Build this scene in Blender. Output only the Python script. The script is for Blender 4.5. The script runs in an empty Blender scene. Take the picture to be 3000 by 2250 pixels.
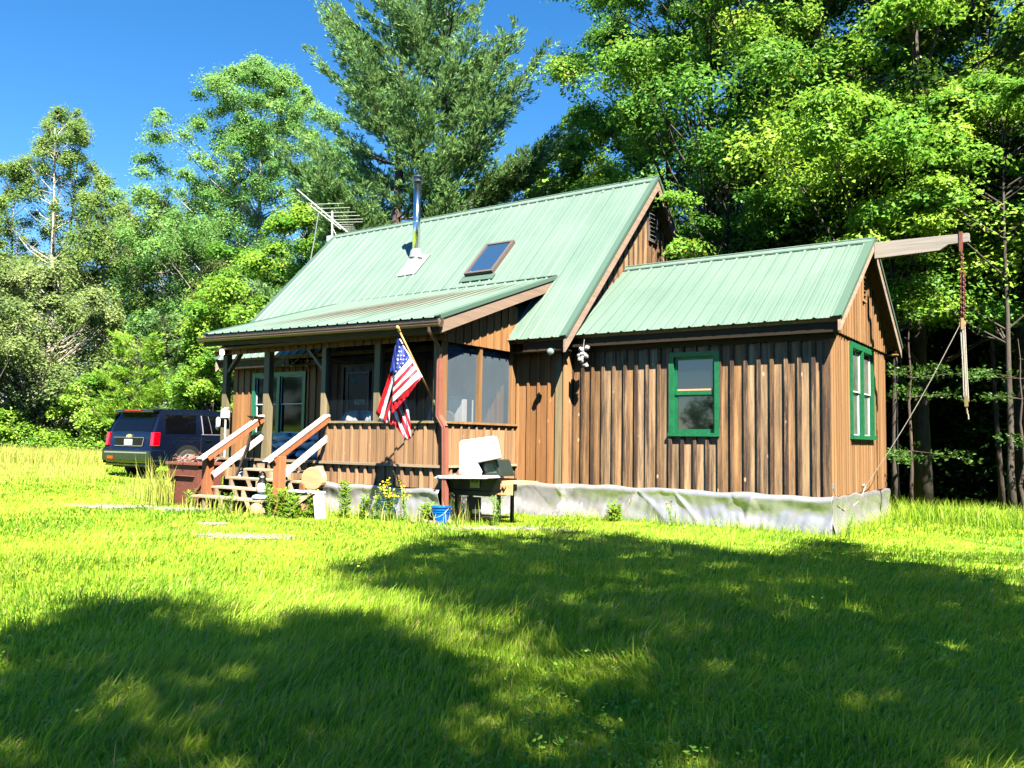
import bpy, math, random
import numpy as np
from mathutils import Vector, Matrix
C = bpy.context.scene.collection
R = math.radians
rng = np.random.default_rng(7)
random.seed(7)

# ---------------------------------------------------------------- camera, sky, sun, exposure
FOC, CX, CY = 2462.8, 1500.0, 1125.0
AX_R = np.array([0.82044952, 0.57150477, 0.0156487])
AX_U = np.array([0.02620655, -0.06493635, 0.99754523])
AX_F = np.array([-0.57111802, 0.81802541, 0.06825416])
CAM = np.array([3.0666, -12.0875, 1.309])
cd = bpy.data.cameras.new('camera')
cam = bpy.data.objects.new('camera', cd); C.objects.link(cam)
cd.sensor_width = 36; cd.lens = FOC / 3000 * 36; cd.clip_end = 2000; cd.clip_start = 0.05
M = Matrix.Identity(4)
for i in range(3):
    M[i][0] = AX_R[i]; M[i][1] = AX_U[i]; M[i][2] = -AX_F[i]; M[i][3] = CAM[i]
cam.matrix_world = M
bpy.context.scene.camera = cam
SUN = np.array([1.38, -1.05, 2.2]); SUN /= np.linalg.norm(SUN)
w = bpy.data.worlds.new('World'); bpy.context.scene.world = w; w.use_nodes = True
nt = w.node_tree; bg = nt.nodes['Background']
sky = nt.nodes.new('ShaderNodeTexSky'); sky.sky_type = 'NISHITA'; sky.sun_disc = False
sky.sun_elevation = math.asin(SUN[2]); sky.sun_rotation = math.atan2(SUN[0], SUN[1])
sky.air_density = 1.0; sky.dust_density = 0.0; sky.ozone_density = 4.0
hsv = nt.nodes.new('ShaderNodeHueSaturation'); hsv.inputs['Saturation'].default_value = 1.3
nt.links.new(sky.outputs[0], hsv.inputs['Color']); nt.links.new(hsv.outputs[0], bg.inputs[0]); bg.inputs[1].default_value = 0.057
sd = bpy.data.lights.new('sun', 'SUN'); sd.energy = 5.0; sd.angle = R(0.5); sd.color = (1.0, 0.92, 0.78)
so = bpy.data.objects.new('sun', sd); C.objects.link(so)
so.rotation_euler = Vector(SUN).to_track_quat('Z', 'Y').to_euler()
so.location = (20, -10, 30)
vs = bpy.context.scene.view_settings
vs.view_transform = 'Standard'; vs.look = 'None'; vs.gamma = 1.0; vs.exposure = 2.1
bpy.context.scene.cycles.max_bounces = 8
bpy.context.scene.cycles.diffuse_bounces = 0
bpy.context.scene.cycles.transparent_max_bounces = 12

def spot(u, dist, z=None):
    d = AX_F + AX_R * (u - CX) / FOC
    h = math.hypot(d[0], d[1])
    x, y = CAM[0] + d[0] / h * dist, CAM[1] + d[1] / h * dist
    return (x, y, ground(x, y) if z is None else z)

def ground_pt(u, v, z=0.1):
    d = AX_F + AX_R * (u - CX) / FOC - AX_U * (v - CY) / FOC
    t = (z - CAM[2]) / d[2]
    return CAM[0] + d[0] * t, CAM[1] + d[1] * t

def ground(x, y):
    x = np.asarray(x, float); y = np.asarray(y, float)
    t = np.clip(-x - 12, 0, 34)
    z = 0.1 + 0.0018 * t * t * np.where(t < 25, 1, 1)
    z = z + 0.025 * np.sin(x * 0.9 + 1.3 * np.sin(y * 0.6)) * np.sin(y * 0.75 + 0.4) * np.clip((np.hypot(x + 5, y - 2) - 5) / 3, 0, 1)
    return z if z.ndim else float(z)

# ---------------------------------------------------------------- tagging and mesh helpers
def tag(o, label=None, cat=None, group=None, kind=None):
    if label: o['label'] = label
    if cat: o['category'] = cat
    if group: o['group'] = group
    if kind: o['kind'] = kind
    return o

def empty(name, loc, label, cat, group=None, rz=0):
    o = bpy.data.objects.new(name, None); C.objects.link(o)
    o.empty_display_size = 0.2
    o.location = loc; o.rotation_euler = (0, 0, rz)
    return tag(o, label, cat, group)

def link(name, me, m, parent=None):
    o = bpy.data.objects.new(name, me); C.objects.link(o)
    if m: me.materials.append(m)
    if parent is not None:
        o.parent = parent
        o.matrix_parent_inverse = pinv(parent)
    return o

def pinv(p):     # parts are built in world coordinates
    if p.type == 'MESH': return Matrix.Identity(4)
    return Matrix.LocRotScale(p.location, p.rotation_euler, p.scale).inverted()

def nrm(v):
    v = np.asarray(v, float); return v / (np.linalg.norm(v) + 1e-12)

class MB:
    def __init__(s): s.v = []; s.f = []; s.r = []
    def add(s, vs_, fs, r=None):
        n = len(s.v); s.v += [tuple(map(float, p)) for p in vs_]
        if r is None: r = random.random()
        for f in fs: s.f.append(tuple(i + n for i in f)); s.r.append(r)
        return s
    def hexa(s, p, r=None):   # p: 4 bottom + 4 top
        return s.add(p, [(3, 2, 1, 0), (4, 5, 6, 7), (0, 1, 5, 4), (1, 2, 6, 5), (2, 3, 7, 6), (3, 0, 4, 7)], r)
    def box(s, x0, x1, y0, y1, z0, z1, r=None):
        return s.hexa([(x0, y0, z0), (x1, y0, z0), (x1, y1, z0), (x0, y1, z0), (x0, y0, z1), (x1, y0, z1), (x1, y1, z1), (x0, y1, z1)], r)
    def bar(s, a, b, w, h, up=(0, 0, 1), r=None):
        a = np.array(a, float); b = np.array(b, float); d = nrm(b - a)
        sx = nrm(np.cross(d, up)); u = np.cross(sx, d)
        P = []
        for q in (a, b):
            P.append([q - sx * w / 2 - u * h / 2, q + sx * w / 2 - u * h / 2, q + sx * w / 2 + u * h / 2, q - sx * w / 2 + u * h / 2])
        return s.hexa(P[0] + P[1], r)
    def tube(s, pts, rad, n=8, cap=True, r=None):
        pts = [np.array(p, float) for p in pts]; k = len(pts)
        if not hasattr(rad, '__len__'): rad = [rad] * k
        V = []; F = []
        ref = None
        for i, p in enumerate(pts):
            d = nrm(pts[min(i + 1, k - 1)] - pts[max(i - 1, 0)])
            if ref is None: ref = nrm(np.cross(d, (0.31, 0.77, 0.2) if abs(d[2]) > 0.6 else (0, 0, 1)))
            ref = nrm(ref - d * (ref @ d)); bq = np.cross(d, ref)
            for j in range(n):
                a = 2 * math.pi * j / n
                V.append(p + rad[i] * (math.cos(a) * ref + math.sin(a) * bq))
        for i in range(k - 1):
            for j in range(n):
                F.append((i * n + j, i * n + (j + 1) % n, (i + 1) * n + (j + 1) % n, (i + 1) * n + j))
        if cap: F.append(tuple(range(n))[::-1]); F.append(tuple((k - 1) * n + j for j in range(n)))
        return s.add(V, F, r)
    def lathe(s, c, prof, n=20, axis=(0, 0, 1), r=None):   # prof: (radius, height)
        c = np.array(c, float); d = nrm(axis)
        a0 = nrm(np.cross(d, (1, 0.1, 0) if abs(d[0]) < 0.8 else (0, 1, 0))); b0 = np.cross(d, a0)
        V = []; F = []; k = len(prof)
        for (rr, h) in prof:
            for j in range(n):
                a = 2 * math.pi * j / n; V.append(c + d * h + rr * (math.cos(a) * a0 + math.sin(a) * b0))
        for i in range(k - 1):
            for j in range(n):
                F.append((i * n + j, i * n + (j + 1) % n, (i + 1) * n + (j + 1) % n, (i + 1) * n + j))
        F.append(tuple(range(n))[::-1]); F.append(tuple((k - 1) * n + j for j in range(n)))
        return s.add(V, F, r)
    def prism(s, poly, vec, r=None):
        n = len(poly); vec = np.array(vec, float)
        V = [np.array(p, float) for p in poly]; V += [p + vec for p in V]
        F = [tuple(range(n))[::-1], tuple(range(n, 2 * n))] + [(i, (i + 1) % n, (i + 1) % n + n, i + n) for i in range(n)]
        return s.add(V, F, r)
    def grid(s, fn, nu, nv, r=None):
        V = [fn(i / nu, j / nv) for j in range(nv + 1) for i in range(nu + 1)]
        F = [(j * (nu + 1) + i, j * (nu + 1) + i + 1, (j + 1) * (nu + 1) + i + 1, (j + 1) * (nu + 1) + i) for j in range(nv) for i in range(nu)]
        return s.add(V, F, r)
    def build(s, name, m, parent=None, smooth=False, bevel=0, solid=0, label=None):
        me = bpy.data.meshes.new(name)
        me.from_pydata(s.v, [], s.f); me.update()
        at = me.attributes.new('rnd', 'FLOAT', 'FACE'); at.data.foreach_set('value', s.r)
        if smooth: me.polygons.foreach_set('use_smooth', [True] * len(me.polygons))
        o = link(name, me, m, parent)
        if solid:
            q = o.modifiers.new('solid', 'SOLIDIFY'); q.thickness = solid; q.offset = 0
        if bevel:
            q = o.modifiers.new('bevel', 'BEVEL'); q.width = bevel; q.segments = 2; q.limit_method = 'ANGLE'
        if label: o['label'] = label
        return o

def smooth_all(o): o.data.polygons.foreach_set('use_smooth', [True] * len(o.data.polygons))

def fast_quads(name, V, nper, m, parent=None, tint=None, faces=None):
    me = bpy.data.meshes.new(name)
    nv = len(V); me.vertices.add(nv); me.vertices.foreach_set('co', np.ascontiguousarray(V, np.float32).ravel())
    if faces is None:
        nf = nv // 4; me.loops.add(nv); me.polygons.add(nf)
        me.loops.foreach_set('vertex_index', np.arange(nv, dtype=np.int32))
        me.polygons.foreach_set('loop_start', np.arange(nf, dtype=np.int32) * 4)
    else:
        idx, starts = faces
        me.loops.add(len(idx)); me.polygons.add(len(starts))
        me.loops.foreach_set('vertex_index', idx.astype(np.int32))
        me.polygons.foreach_set('loop_start', starts.astype(np.int32))
    me.update(calc_edges=True)
    if tint is not None:
        a = me.attributes.new('tint', 'FLOAT', 'POINT'); a.data.foreach_set('value', tint.astype(np.float32))
    return link(name, me, m, parent)

def copy_tree(o, parent=None):
    c = o.copy(); C.objects.link(c)
    if parent is not None: c.parent = parent
    for ch in list(o.children): copy_tree(ch, c)
    return c

def text(name, body, size, mtx, m, parent, ext=0.001):
    cu = bpy.data.curves.new(name, 'FONT'); cu.body = body; cu.size = size; cu.extrude = ext
    cu.align_x = 'CENTER'; cu.align_y = 'CENTER'
    t = bpy.data.objects.new('tmp_text', cu)
    me = bpy.data.meshes.new_from_object(t); bpy.data.objects.remove(t)
    me.name = name; me.transform(mtx)
    return link(name, me, m, parent)

# ---------------------------------------------------------------- materials
def new_mat(name):
    m = bpy.data.materials.new(name); m.use_nodes = True
    return m, m.node_tree, m.node_tree.nodes['Principled BSDF']

def rgb(c): return (c[0], c[1], c[2], 1)

def mat(name, col, rough=0.6, metal=0.0, spec=0.5, col2=None, scale=6.0, bump=0.0, bscale=40.0, coat=0, emit=0, stretch=(1, 1, 1)):
    m, t, b = new_mat(name)
    b.inputs['Base Color'].default_value = rgb(col); b.inputs['Roughness'].default_value = rough
    b.inputs['Metallic'].default_value = metal; b.inputs['Specular IOR Level'].default_value = spec
    b.inputs['Coat Weight'].default_value = coat
    if emit:
        b.inputs['Emission Color'].default_value = rgb(col); b.inputs['Emission Strength'].default_value = emit
    tc = t.nodes.new('ShaderNodeTexCoord'); mp = t.nodes.new('ShaderNodeMapping'); mp.inputs['Scale'].default_value = stretch
    t.links.new(tc.outputs['Object'], mp.inputs['Vector'])
    if col2 is not None:
        n = t.nodes.new('ShaderNodeTexNoise'); n.inputs['Scale'].default_value = scale; n.inputs['Detail'].default_value = 6; n.inputs['Roughness'].default_value = 0.65
        t.links.new(mp.outputs[0], n.inputs['Vector'])
        cr = t.nodes.new('ShaderNodeValToRGB'); cr.color_ramp.elements[0].position = 0.38; cr.color_ramp.elements[1].position = 0.66
        cr.color_ramp.elements[0].color = rgb(col); cr.color_ramp.elements[1].color = rgb(col2)
        t.links.new(n.outputs[0], cr.inputs[0]); t.links.new(cr.outputs[0], b.inputs['Base Color'])
        if emit: t.links.new(cr.outputs[0], b.inputs['Emission Color'])
    if bump:
        n2 = t.nodes.new('ShaderNodeTexNoise'); n2.inputs['Scale'].default_value = bscale; n2.inputs['Detail'].default_value = 4
        t.links.new(mp.outputs[0], n2.inputs['Vector'])
        bp = t.nodes.new('ShaderNodeBump'); bp.inputs['Strength'].default_value = bump; bp.inputs['Distance'].default_value = 0.02
        t.links.new(n2.outputs[0], bp.inputs['Height']); t.links.new(bp.outputs[0], b.inputs['Normal'])
    return m

def wood(name, c0, c1, dark, weather=0.45, rough=0.75, axis=2, knots=True, bat=0.0):
    """boards: c0/c1 plank tones picked per board, grain along axis, dark weather streaks, knots"""
    m, t, b = new_mat(name); N = t.nodes; L = t.links
    tc = N.new('ShaderNodeTexCoord'); at = N.new('ShaderNodeAttribute'); at.attribute_name = 'rnd'
    sc = [16, 16, 16]; sc[axis] = 0.9
    mp = N.new('ShaderNodeMapping'); mp.inputs['Scale'].default_value = sc
    L.new(tc.outputs['Object'], mp.inputs['Vector'])
    mul = N.new('ShaderNodeMath'); mul.operation = 'MULTIPLY'; mul.inputs[1].default_value = 61.0; L.new(at.outputs['Fac'], mul.inputs[0])
    fr1 = N.new('ShaderNodeMath'); fr1.operation = 'FRACT'; L.new(at.outputs['Fac'], fr1.inputs[0])
    m7 = N.new('ShaderNodeMath'); m7.operation = 'MULTIPLY'; m7.inputs[1].default_value = 17.3; L.new(at.outputs['Fac'], m7.inputs[0])
    fr2 = N.new('ShaderNodeMath'); fr2.operation = 'FRACT'; L.new(m7.outputs[0], fr2.inputs[0])
    isb = N.new('ShaderNodeMath'); isb.operation = 'GREATER_THAN'; isb.inputs[1].default_value = 1.0; L.new(at.outputs['Fac'], isb.inputs[0])
    add = N.new('ShaderNodeVectorMath'); add.operation = 'ADD'
    L.new(mp.outputs[0], add.inputs[0]); L.new(mul.outputs[0], add.inputs[1])
    g = N.new('ShaderNodeTexNoise'); g.inputs['Scale'].default_value = 1.0; g.inputs['Detail'].default_value = 8; g.inputs['Roughness'].default_value = 0.7; g.inputs['Distortion'].default_value = 0.6
    L.new(add.outputs[0], g.inputs['Vector'])
    base = N.new('ShaderNodeMix'); base.data_type = 'RGBA'; base.inputs[6].default_value = rgb(c0); base.inputs[7].default_value = rgb(c1)
    L.new(fr1.outputs[0], base.inputs[0])
    r1 = N.new('ShaderNodeMapRange'); r1.inputs[1].default_value = 0.35; r1.inputs[2].default_value = 0.7; r1.inputs[3].default_value = 0.75; r1.inputs[4].default_value = 1.25
    L.new(g.outputs[0], r1.inputs[0])
    vr = N.new('ShaderNodeMapRange'); vr.inputs[3].default_value = 0.72; vr.inputs[4].default_value = 1.22; L.new(fr2.outputs[0], vr.inputs[0])
    vm = N.new('ShaderNodeMath'); vm.operation = 'MULTIPLY'; L.new(vr.outputs[0], vm.inputs[0]); L.new(r1.outputs[0], vm.inputs[1])
    mm = N.new('ShaderNodeVectorMath'); mm.operation = 'SCALE'; L.new(base.outputs[2], mm.inputs[0]); L.new(vm.outputs[0], mm.inputs['Scale'])
    # streaks
    mp2 = N.new('ShaderNodeMapping'); s2 = [9, 9, 9]; s2[axis] = 0.5; mp2.inputs['Scale'].default_value = s2
    L.new(tc.outputs['Object'], mp2.inputs['Vector'])
    add2 = N.new('ShaderNodeVectorMath'); add2.operation = 'ADD'; L.new(mp2.outputs[0], add2.inputs[0]); L.new(mul.outputs[0], add2.inputs[1])
    g2 = N.new('ShaderNodeTexNoise'); g2.inputs['Scale'].default_value = 1.0; g2.inputs['Detail'].default_value = 10; g2.inputs['Roughness'].default_value = 0.8
    L.new(add2.outputs[0], g2.inputs['Vector'])
    r2 = N.new('ShaderNodeMapRange'); r2.inputs[1].default_value = 0.62 - weather * 0.35; r2.inputs[2].default_value = 0.80 - weather * 0.22; r2.inputs[3].default_value = 0; r2.inputs[4].default_value = min(1.0, weather * 1.6)
    L.new(g2.outputs[0], r2.inputs[0])
    bb2 = N.new('ShaderNodeMath'); bb2.operation = 'MULTIPLY_ADD'; bb2.inputs[1].default_value = bat; L.new(isb.outputs[0], bb2.inputs[0]); L.new(r2.outputs[0], bb2.inputs[2]); bb2.use_clamp = True
    mx = N.new('ShaderNodeMix'); mx.data_type = 'RGBA'; L.new(bb2.outputs[0], mx.inputs[0]); L.new(mm.outputs[0], mx.inputs[6]); mx.inputs[7].default_value = rgb(dark)
    out = mx.outputs[2]
    if knots:
        mp3 = N.new('ShaderNodeMapping'); s3 = [4.5, 4.5, 4.5]; s3[axis] = 2.2; mp3.inputs['Scale'].default_value = s3
        L.new(tc.outputs['Object'], mp3.inputs['Vector'])
        vo = N.new('ShaderNodeTexVoronoi'); vo.inputs['Scale'].default_value = 1.0; L.new(mp3.outputs[0], vo.inputs['Vector'])
        r3 = N.new('ShaderNodeValToRGB'); e = r3.color_ramp.elements
        e[0].position = 0.03; e[0].color = (.85, .85, .85, 1); e[1].position = 0.085; e[1].color = (0, 0, 0, 1)
        L.new(vo.outputs['Distance'], r3.inputs[0])
        r4 = N.new('ShaderNodeValToRGB'); e = r4.color_ramp.elements
        e[0].position = 0.0; e[0].color = rgb([x * 0.5 for x in c0]); e[1].position = 0.045; e[1].color = rgb([min(1, x * 1.7) for x in c1])
        L.new(vo.outputs['Distance'], r4.inputs[0])
        mk = N.new('ShaderNodeMix'); mk.data_type = 'RGBA'; L.new(r3.outputs[0], mk.inputs[0]); L.new(out, mk.inputs[6]); L.new(r4.outputs[0], mk.inputs[7])
        out = mk.outputs[2]
    L.new(out, b.inputs['Base Color'])
    b.inputs['Roughness'].default_value = rough; b.inputs['Specular IOR Level'].default_value = 0.25
    bp = N.new('ShaderNodeBump'); bp.inputs['Strength'].default_value = 0.5; bp.inputs['Distance'].default_value = 0.006
    L.new(g.outputs[0], bp.inputs['Height']); L.new(bp.outputs[0], b.inputs['Normal'])
    return m

def leafmat(name, ca, cb, trans=0.35, rough=0.5, spec=0.35, cc=None):
    m, t, b = new_mat(name); N = t.nodes; L = t.links
    at = N.new('ShaderNodeAttribute'); at.attribute_name = 'tint'
    cr = N.new('ShaderNodeValToRGB'); e = cr.color_ramp.elements
    e[0].position = 0; e[0].color = rgb(ca); e[1].position = 0.9; e[1].color = rgb(cb)
    if cc: x = e.new(1.0); x.color = rgb(cc)
    L.new(at.outputs['Fac'], cr.inputs[0]); L.new(cr.outputs[0], b.inputs['Base Color'])
    b.inputs['Roughness'].default_value = rough; b.inputs['Specular IOR Level'].default_value = spec
    tr = N.new('ShaderNodeBsdfTranslucent'); hs = N.new('ShaderNodeHueSaturation'); hs.inputs['Value'].default_value = 1.25; hs.inputs['Hue'].default_value = 0.485
    L.new(cr.outputs[0], hs.inputs['Color']); L.new(hs.outputs[0], tr.inputs[0])
    mx = N.new('ShaderNodeMixShader'); mx.inputs[0].default_value = trans
    L.new(b.outputs[0], mx.inputs[1]); L.new(tr.outputs[0], mx.inputs[2])
    L.new(mx.outputs[0], N['Material Output'].inputs[0])
    return m

def screenmat(name, col, alpha, rough=0.7, spec=0.0):
    m, t, b = new_mat(name); b.inputs['Base Color'].default_value = rgb(col); b.inputs['Roughness'].default_value = rough
    b.inputs['Specular IOR Level'].default_value = spec
    tr = t.nodes.new('ShaderNodeBsdfTransparent'); mx = t.nodes.new('ShaderNodeMixShader')
    tc = t.nodes.new('ShaderNodeTexCoord'); n = t.nodes.new('ShaderNodeTexNoise'); n.inputs['Scale'].default_value = 2.2; n.inputs['Detail'].default_value = 4
    t.links.new(tc.outputs['Object'], n.inputs['Vector'])
    mr = t.nodes.new('ShaderNodeMapRange'); mr.inputs[3].default_value = alpha - 0.12; mr.inputs[4].default_value = min(1, alpha + 0.12)
    t.links.new(n.outputs[0], mr.inputs[0]); t.links.new(mr.outputs[0], mx.inputs[0])
    t.links.new(tr.outputs[0], mx.inputs[1]); t.links.new(b.outputs[0], mx.inputs[2]); t.links.new(mx.outputs[0], t.nodes['Material Output'].inputs[0])
    return m

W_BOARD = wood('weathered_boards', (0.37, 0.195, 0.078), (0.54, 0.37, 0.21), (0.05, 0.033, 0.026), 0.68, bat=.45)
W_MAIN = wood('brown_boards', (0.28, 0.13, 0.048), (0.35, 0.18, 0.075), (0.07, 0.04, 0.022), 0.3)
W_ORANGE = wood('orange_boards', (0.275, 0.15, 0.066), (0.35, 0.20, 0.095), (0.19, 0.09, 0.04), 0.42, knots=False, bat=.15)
W_PORCH = wood('porch_boards', (0.30, 0.17, 0.085), (0.38, 0.23, 0.125), (0.10, 0.06, 0.035), 0.4)
W_FASCIA = wood('shadow_darkened_fascia_wood', (0.027, 0.019, 0.013), (0.042, 0.029, 0.02), (0.012, 0.01, 0.008), 0.4, axis=0, knots=False)  # dark brown boards, colour darkened further for the roof overhang's shadow
W_RAKE = wood('bleached_rake_wood', (0.31, 0.225, 0.17), (0.35, 0.25, 0.185), (0.19, 0.125, 0.085), 0.3, axis=1, knots=False)
W_POST = wood('grey_green_post_wood', (0.22, 0.18, 0.10), (0.27, 0.22, 0.13), (0.10, 0.085, 0.055), 0.35)
W_BEAM = wood('silvered_beam_wood', (0.34, 0.305, 0.26), (0.38, 0.34, 0.29), (0.16, 0.14, 0.12), 0.4, axis=0)
W_RED = wood('red_stained_wood', (0.36, 0.12, 0.05), (0.42, 0.16, 0.07), (0.25, 0.07, 0.03), 0.2, knots=False)
W_RAIL = wood('bleached_rail_wood', (0.72, 0.55, 0.46), (0.78, 0.62, 0.54), (0.45, 0.26, 0.2), 0.25, axis=1, knots=False)
W_TREAD = wood('tread_wood', (0.38, 0.29, 0.19), (0.45, 0.34, 0.22), (0.2, 0.14, 0.09), 0.35, axis=0, knots=False)
W_SOFFIT = wood('soffit_wood', (0.5, 0.26, 0.07), (0.56, 0.3, 0.09), (0.3, 0.13, 0.04), 0.2, axis=1, knots=False)
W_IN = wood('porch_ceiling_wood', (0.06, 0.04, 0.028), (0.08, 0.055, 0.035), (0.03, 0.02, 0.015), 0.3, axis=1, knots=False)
W_PALE = wood('pale_cut_wood', (0.74, 0.44, 0.2), (0.8, 0.5, 0.26), (0.55, 0.27, 0.1), 0.3, axis=0, knots=False)
def roofmat():
    m, t, b = new_mat('green_metal_roofing'); N = t.nodes; L = t.links
    tc = N.new('ShaderNodeTexCoord'); at = N.new('ShaderNodeAttribute'); at.attribute_name = 'rnd'
    n = N.new('ShaderNodeTexNoise'); n.inputs['Scale'].default_value = 0.8; n.inputs['Detail'].default_value = 5; L.new(tc.outputs['Object'], n.inputs['Vector'])
    mp = N.new('ShaderNodeMapping'); mp.inputs['Scale'].default_value = (9, 0.6, 0.6); L.new(tc.outputs['Object'], mp.inputs['Vector'])
    n2 = N.new('ShaderNodeTexNoise'); n2.inputs['Scale'].default_value = 1.0; n2.inputs['Detail'].default_value = 6; L.new(mp.outputs[0], n2.inputs['Vector'])
    a = N.new('ShaderNodeMath'); a.operation = 'ADD'; L.new(n.outputs[0], a.inputs[0]); L.new(n2.outputs[0], a.inputs[1])
    mr = N.new('ShaderNodeMapRange'); mr.inputs[1].default_value = 0.7; mr.inputs[2].default_value = 1.3; L.new(a.outputs[0], mr.inputs[0])
    mx = N.new('ShaderNodeMix'); mx.data_type = 'RGBA'; mx.inputs[6].default_value = (0.098, 0.160, 0.128, 1); mx.inputs[7].default_value = (0.136, 0.196, 0.162, 1)
    L.new(mr.outputs[0], mx.inputs[0]); L.new(mx.outputs[2], b.inputs['Base Color'])
    b.inputs['Specular IOR Level'].default_value = 0.28
    n3 = N.new('ShaderNodeTexNoise'); n3.inputs['Scale'].default_value = 1.6; n3.inputs['Detail'].default_value = 3; L.new(tc.outputs['Object'], n3.inputs['Vector'])
    bp = N.new('ShaderNodeBump'); bp.inputs['Strength'].default_value = 0.5; bp.inputs['Distance'].default_value = 0.05; L.new(n3.outputs[0], bp.inputs['Height']); L.new(bp.outputs[0], b.inputs['Normal'])
    mr2 = N.new('ShaderNodeMapRange'); mr2.inputs[3].default_value = 0.42; mr2.inputs[4].default_value = 0.58; L.new(n.outputs[0], mr2.inputs[0]); L.new(mr2.outputs[0], b.inputs['Roughness'])
    return m
ROOF = roofmat()
TRIM_D = mat('dark_seam_rib_shade', (0.03, 0.09, 0.06), 0.7)
TRIM_G = mat('dark_green_metal_trim', (0.07, 0.125, 0.095), 0.45)
WIN_G = mat('green_window_paint', (0.003, 0.105, 0.038), 0.5, col2=(0.01, 0.15, 0.06), scale=18, bump=.15, bscale=40)
WIN_D = mat('deep_green_window_paint', (0.012, 0.13, 0.075), 0.45)
WHITE = mat('white_paint', (0.8, 0.8, 0.78), 0.5, col2=(0.72, 0.72, 0.7), scale=5)
GLASS = mat('dark_window_glass', (0.006, 0.01, 0.01), 0.03, spec=1.0, coat=1.0)
GLASS_P = mat('pale_window_glass', (0.10, 0.10, 0.09), 0.06, spec=0.8, col2=(0.19, 0.19, 0.17), scale=2.0)
GLASS_D = mat('shaded_window_glass', (0.003, 0.006, 0.007), 0.05, spec=0.25)
SKYG = mat('skylight_glass', (0.02, 0.05, 0.10), 0.04, spec=1.0, coat=1.0)
BROWN_M = mat('brown_metal', (0.17, 0.10, 0.075), 0.4, col2=(0.21, 0.125, 0.095), scale=5)
GUTTER = mat('brown_gutter_metal', (0.085, 0.05, 0.034), 0.35, col2=(0.12, 0.07, 0.05), scale=3)
DOWNSP = mat('red_brown_downspout_metal', (0.25, 0.085, 0.06), 0.4, col2=(0.29, 0.11, 0.08), scale=4)
STEEL = mat('stainless_flue', (0.62, 0.64, 0.68), 0.16, metal=1.0)
FLASH = mat('galvanised_flashing', (0.42, 0.42, 0.44), 0.4, metal=0.5)
ALU = mat('weathered_aluminium', (0.62, 0.62, 0.6), 0.45, metal=0.5)
RUST = mat('rusty_iron', (0.22, 0.065, 0.04), 0.8, col2=(0.13, 0.045, 0.03), scale=20)
BLACK = mat('black_metal', (0.004, 0.004, 0.0045), 0.5, spec=.3)
BLACKM = mat('matt_black', (0.012, 0.011, 0.011), 0.8)
PLWHITE = mat('white_plastic', (0.86, 0.85, 0.83), 0.35, col2=(0.78, 0.75, 0.70), scale=3)
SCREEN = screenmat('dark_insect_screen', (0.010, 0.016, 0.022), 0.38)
SCREEN_S = screenmat('glare_grey_screen', (0.115, 0.155, 0.19), 0.56, rough=0.6)  # grey colour stands for glare on the plastic side screens
ROPE = mat('pale_rope', (0.40, 0.37, 0.31), 0.8, bump=0.4, bscale=90)
TARP = mat('silver_tarp', (0.36, 0.365, 0.37), 0.26, metal=0.5, col2=(0.45, 0.45, 0.44), scale=2.5, bump=0.25, bscale=14, spec=0.6)
BLUEP = mat('blue_plastic', (0.0, 0.12, 0.55), 0.35, col2=(0.0, 0.15, 0.62), scale=8)
YEL = mat('yellow_sticker', (0.75, 0.7, 0.12), 0.5)

# ---------------------------------------------------------------- ground
def make_ground():
    xs = np.concatenate([np.linspace(-420, -60, 12), np.linspace(-56, -22, 12)[0:], np.linspace(-20, 12, 110), np.linspace(15, 60, 8), np.linspace(90, 420, 6)])
    ys = np.concatenate([np.linspace(-300, -40, 8), np.linspace(-34, -16, 8), np.linspace(-14, 12, 90), np.linspace(15, 70, 16), np.linspace(90, 420, 7)])
    X, Y = np.meshgrid(xs, ys); Z = ground(X, Y) + 0.012 * np.sin(X * 5.1) * np.sin(Y * 4.3) * ((np.abs(X) < 25) & (np.abs(Y) < 15))
    nx, ny = len(xs), len(ys)
    V = np.stack([X, Y, Z], -1).reshape(-1, 3)
    i, j = np.meshgrid(np.arange(nx - 1), np.arange(ny - 1)); a = (j * nx + i).ravel()
    idx = np.stack([a, a + 1, a + 1 + nx, a + nx], 1).ravel()
    m, t, b = new_mat('lawn_soil'); N = t.nodes; L = t.links
    tc = N.new('ShaderNodeTexCoord'); n = N.new('ShaderNodeTexNoise'); n.inputs['Scale'].default_value = 1.7; n.inputs['Detail'].default_value = 9; n.inputs['Roughness'].default_value = 0.7
    L.new(tc.outputs['Object'], n.inputs['Vector'])
    cr = N.new('ShaderNodeValToRGB'); e = cr.color_ramp.elements; e[0].position = 0.35; e[0].color = (0.17, 0.32, 0.02, 1); e[1].position = 0.7; e[1].color = (0.30, 0.42, 0.04, 1)
    L.new(n.outputs[0], cr.inputs[0]); L.new(cr.outputs[0], b.inputs['Base Color']); b.inputs['Roughness'].default_value = 0.95; b.inputs['Specular IOR Level'].default_value = 0.05
    bp = N.new('ShaderNodeBump'); bp.inputs['Strength'].default_value = 0.6; n2 = N.new('ShaderNodeTexNoise'); n2.inputs['Scale'].default_value = 22; n2.inputs['Detail'].default_value = 5
    L.new(tc.outputs['Object'], n2.inputs['Vector']); L.new(n2.outputs[0], bp.inputs['Height']); L.new(bp.outputs[0], b.inputs['Normal'])
    o = fast_quads('ground', V, 4, m, faces=(idx, np.arange(len(a)) * 4)); tag(o, kind='structure')
    o.data.polygons.foreach_set('use_smooth', [True] * len(o.data.polygons))
make_ground()

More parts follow.
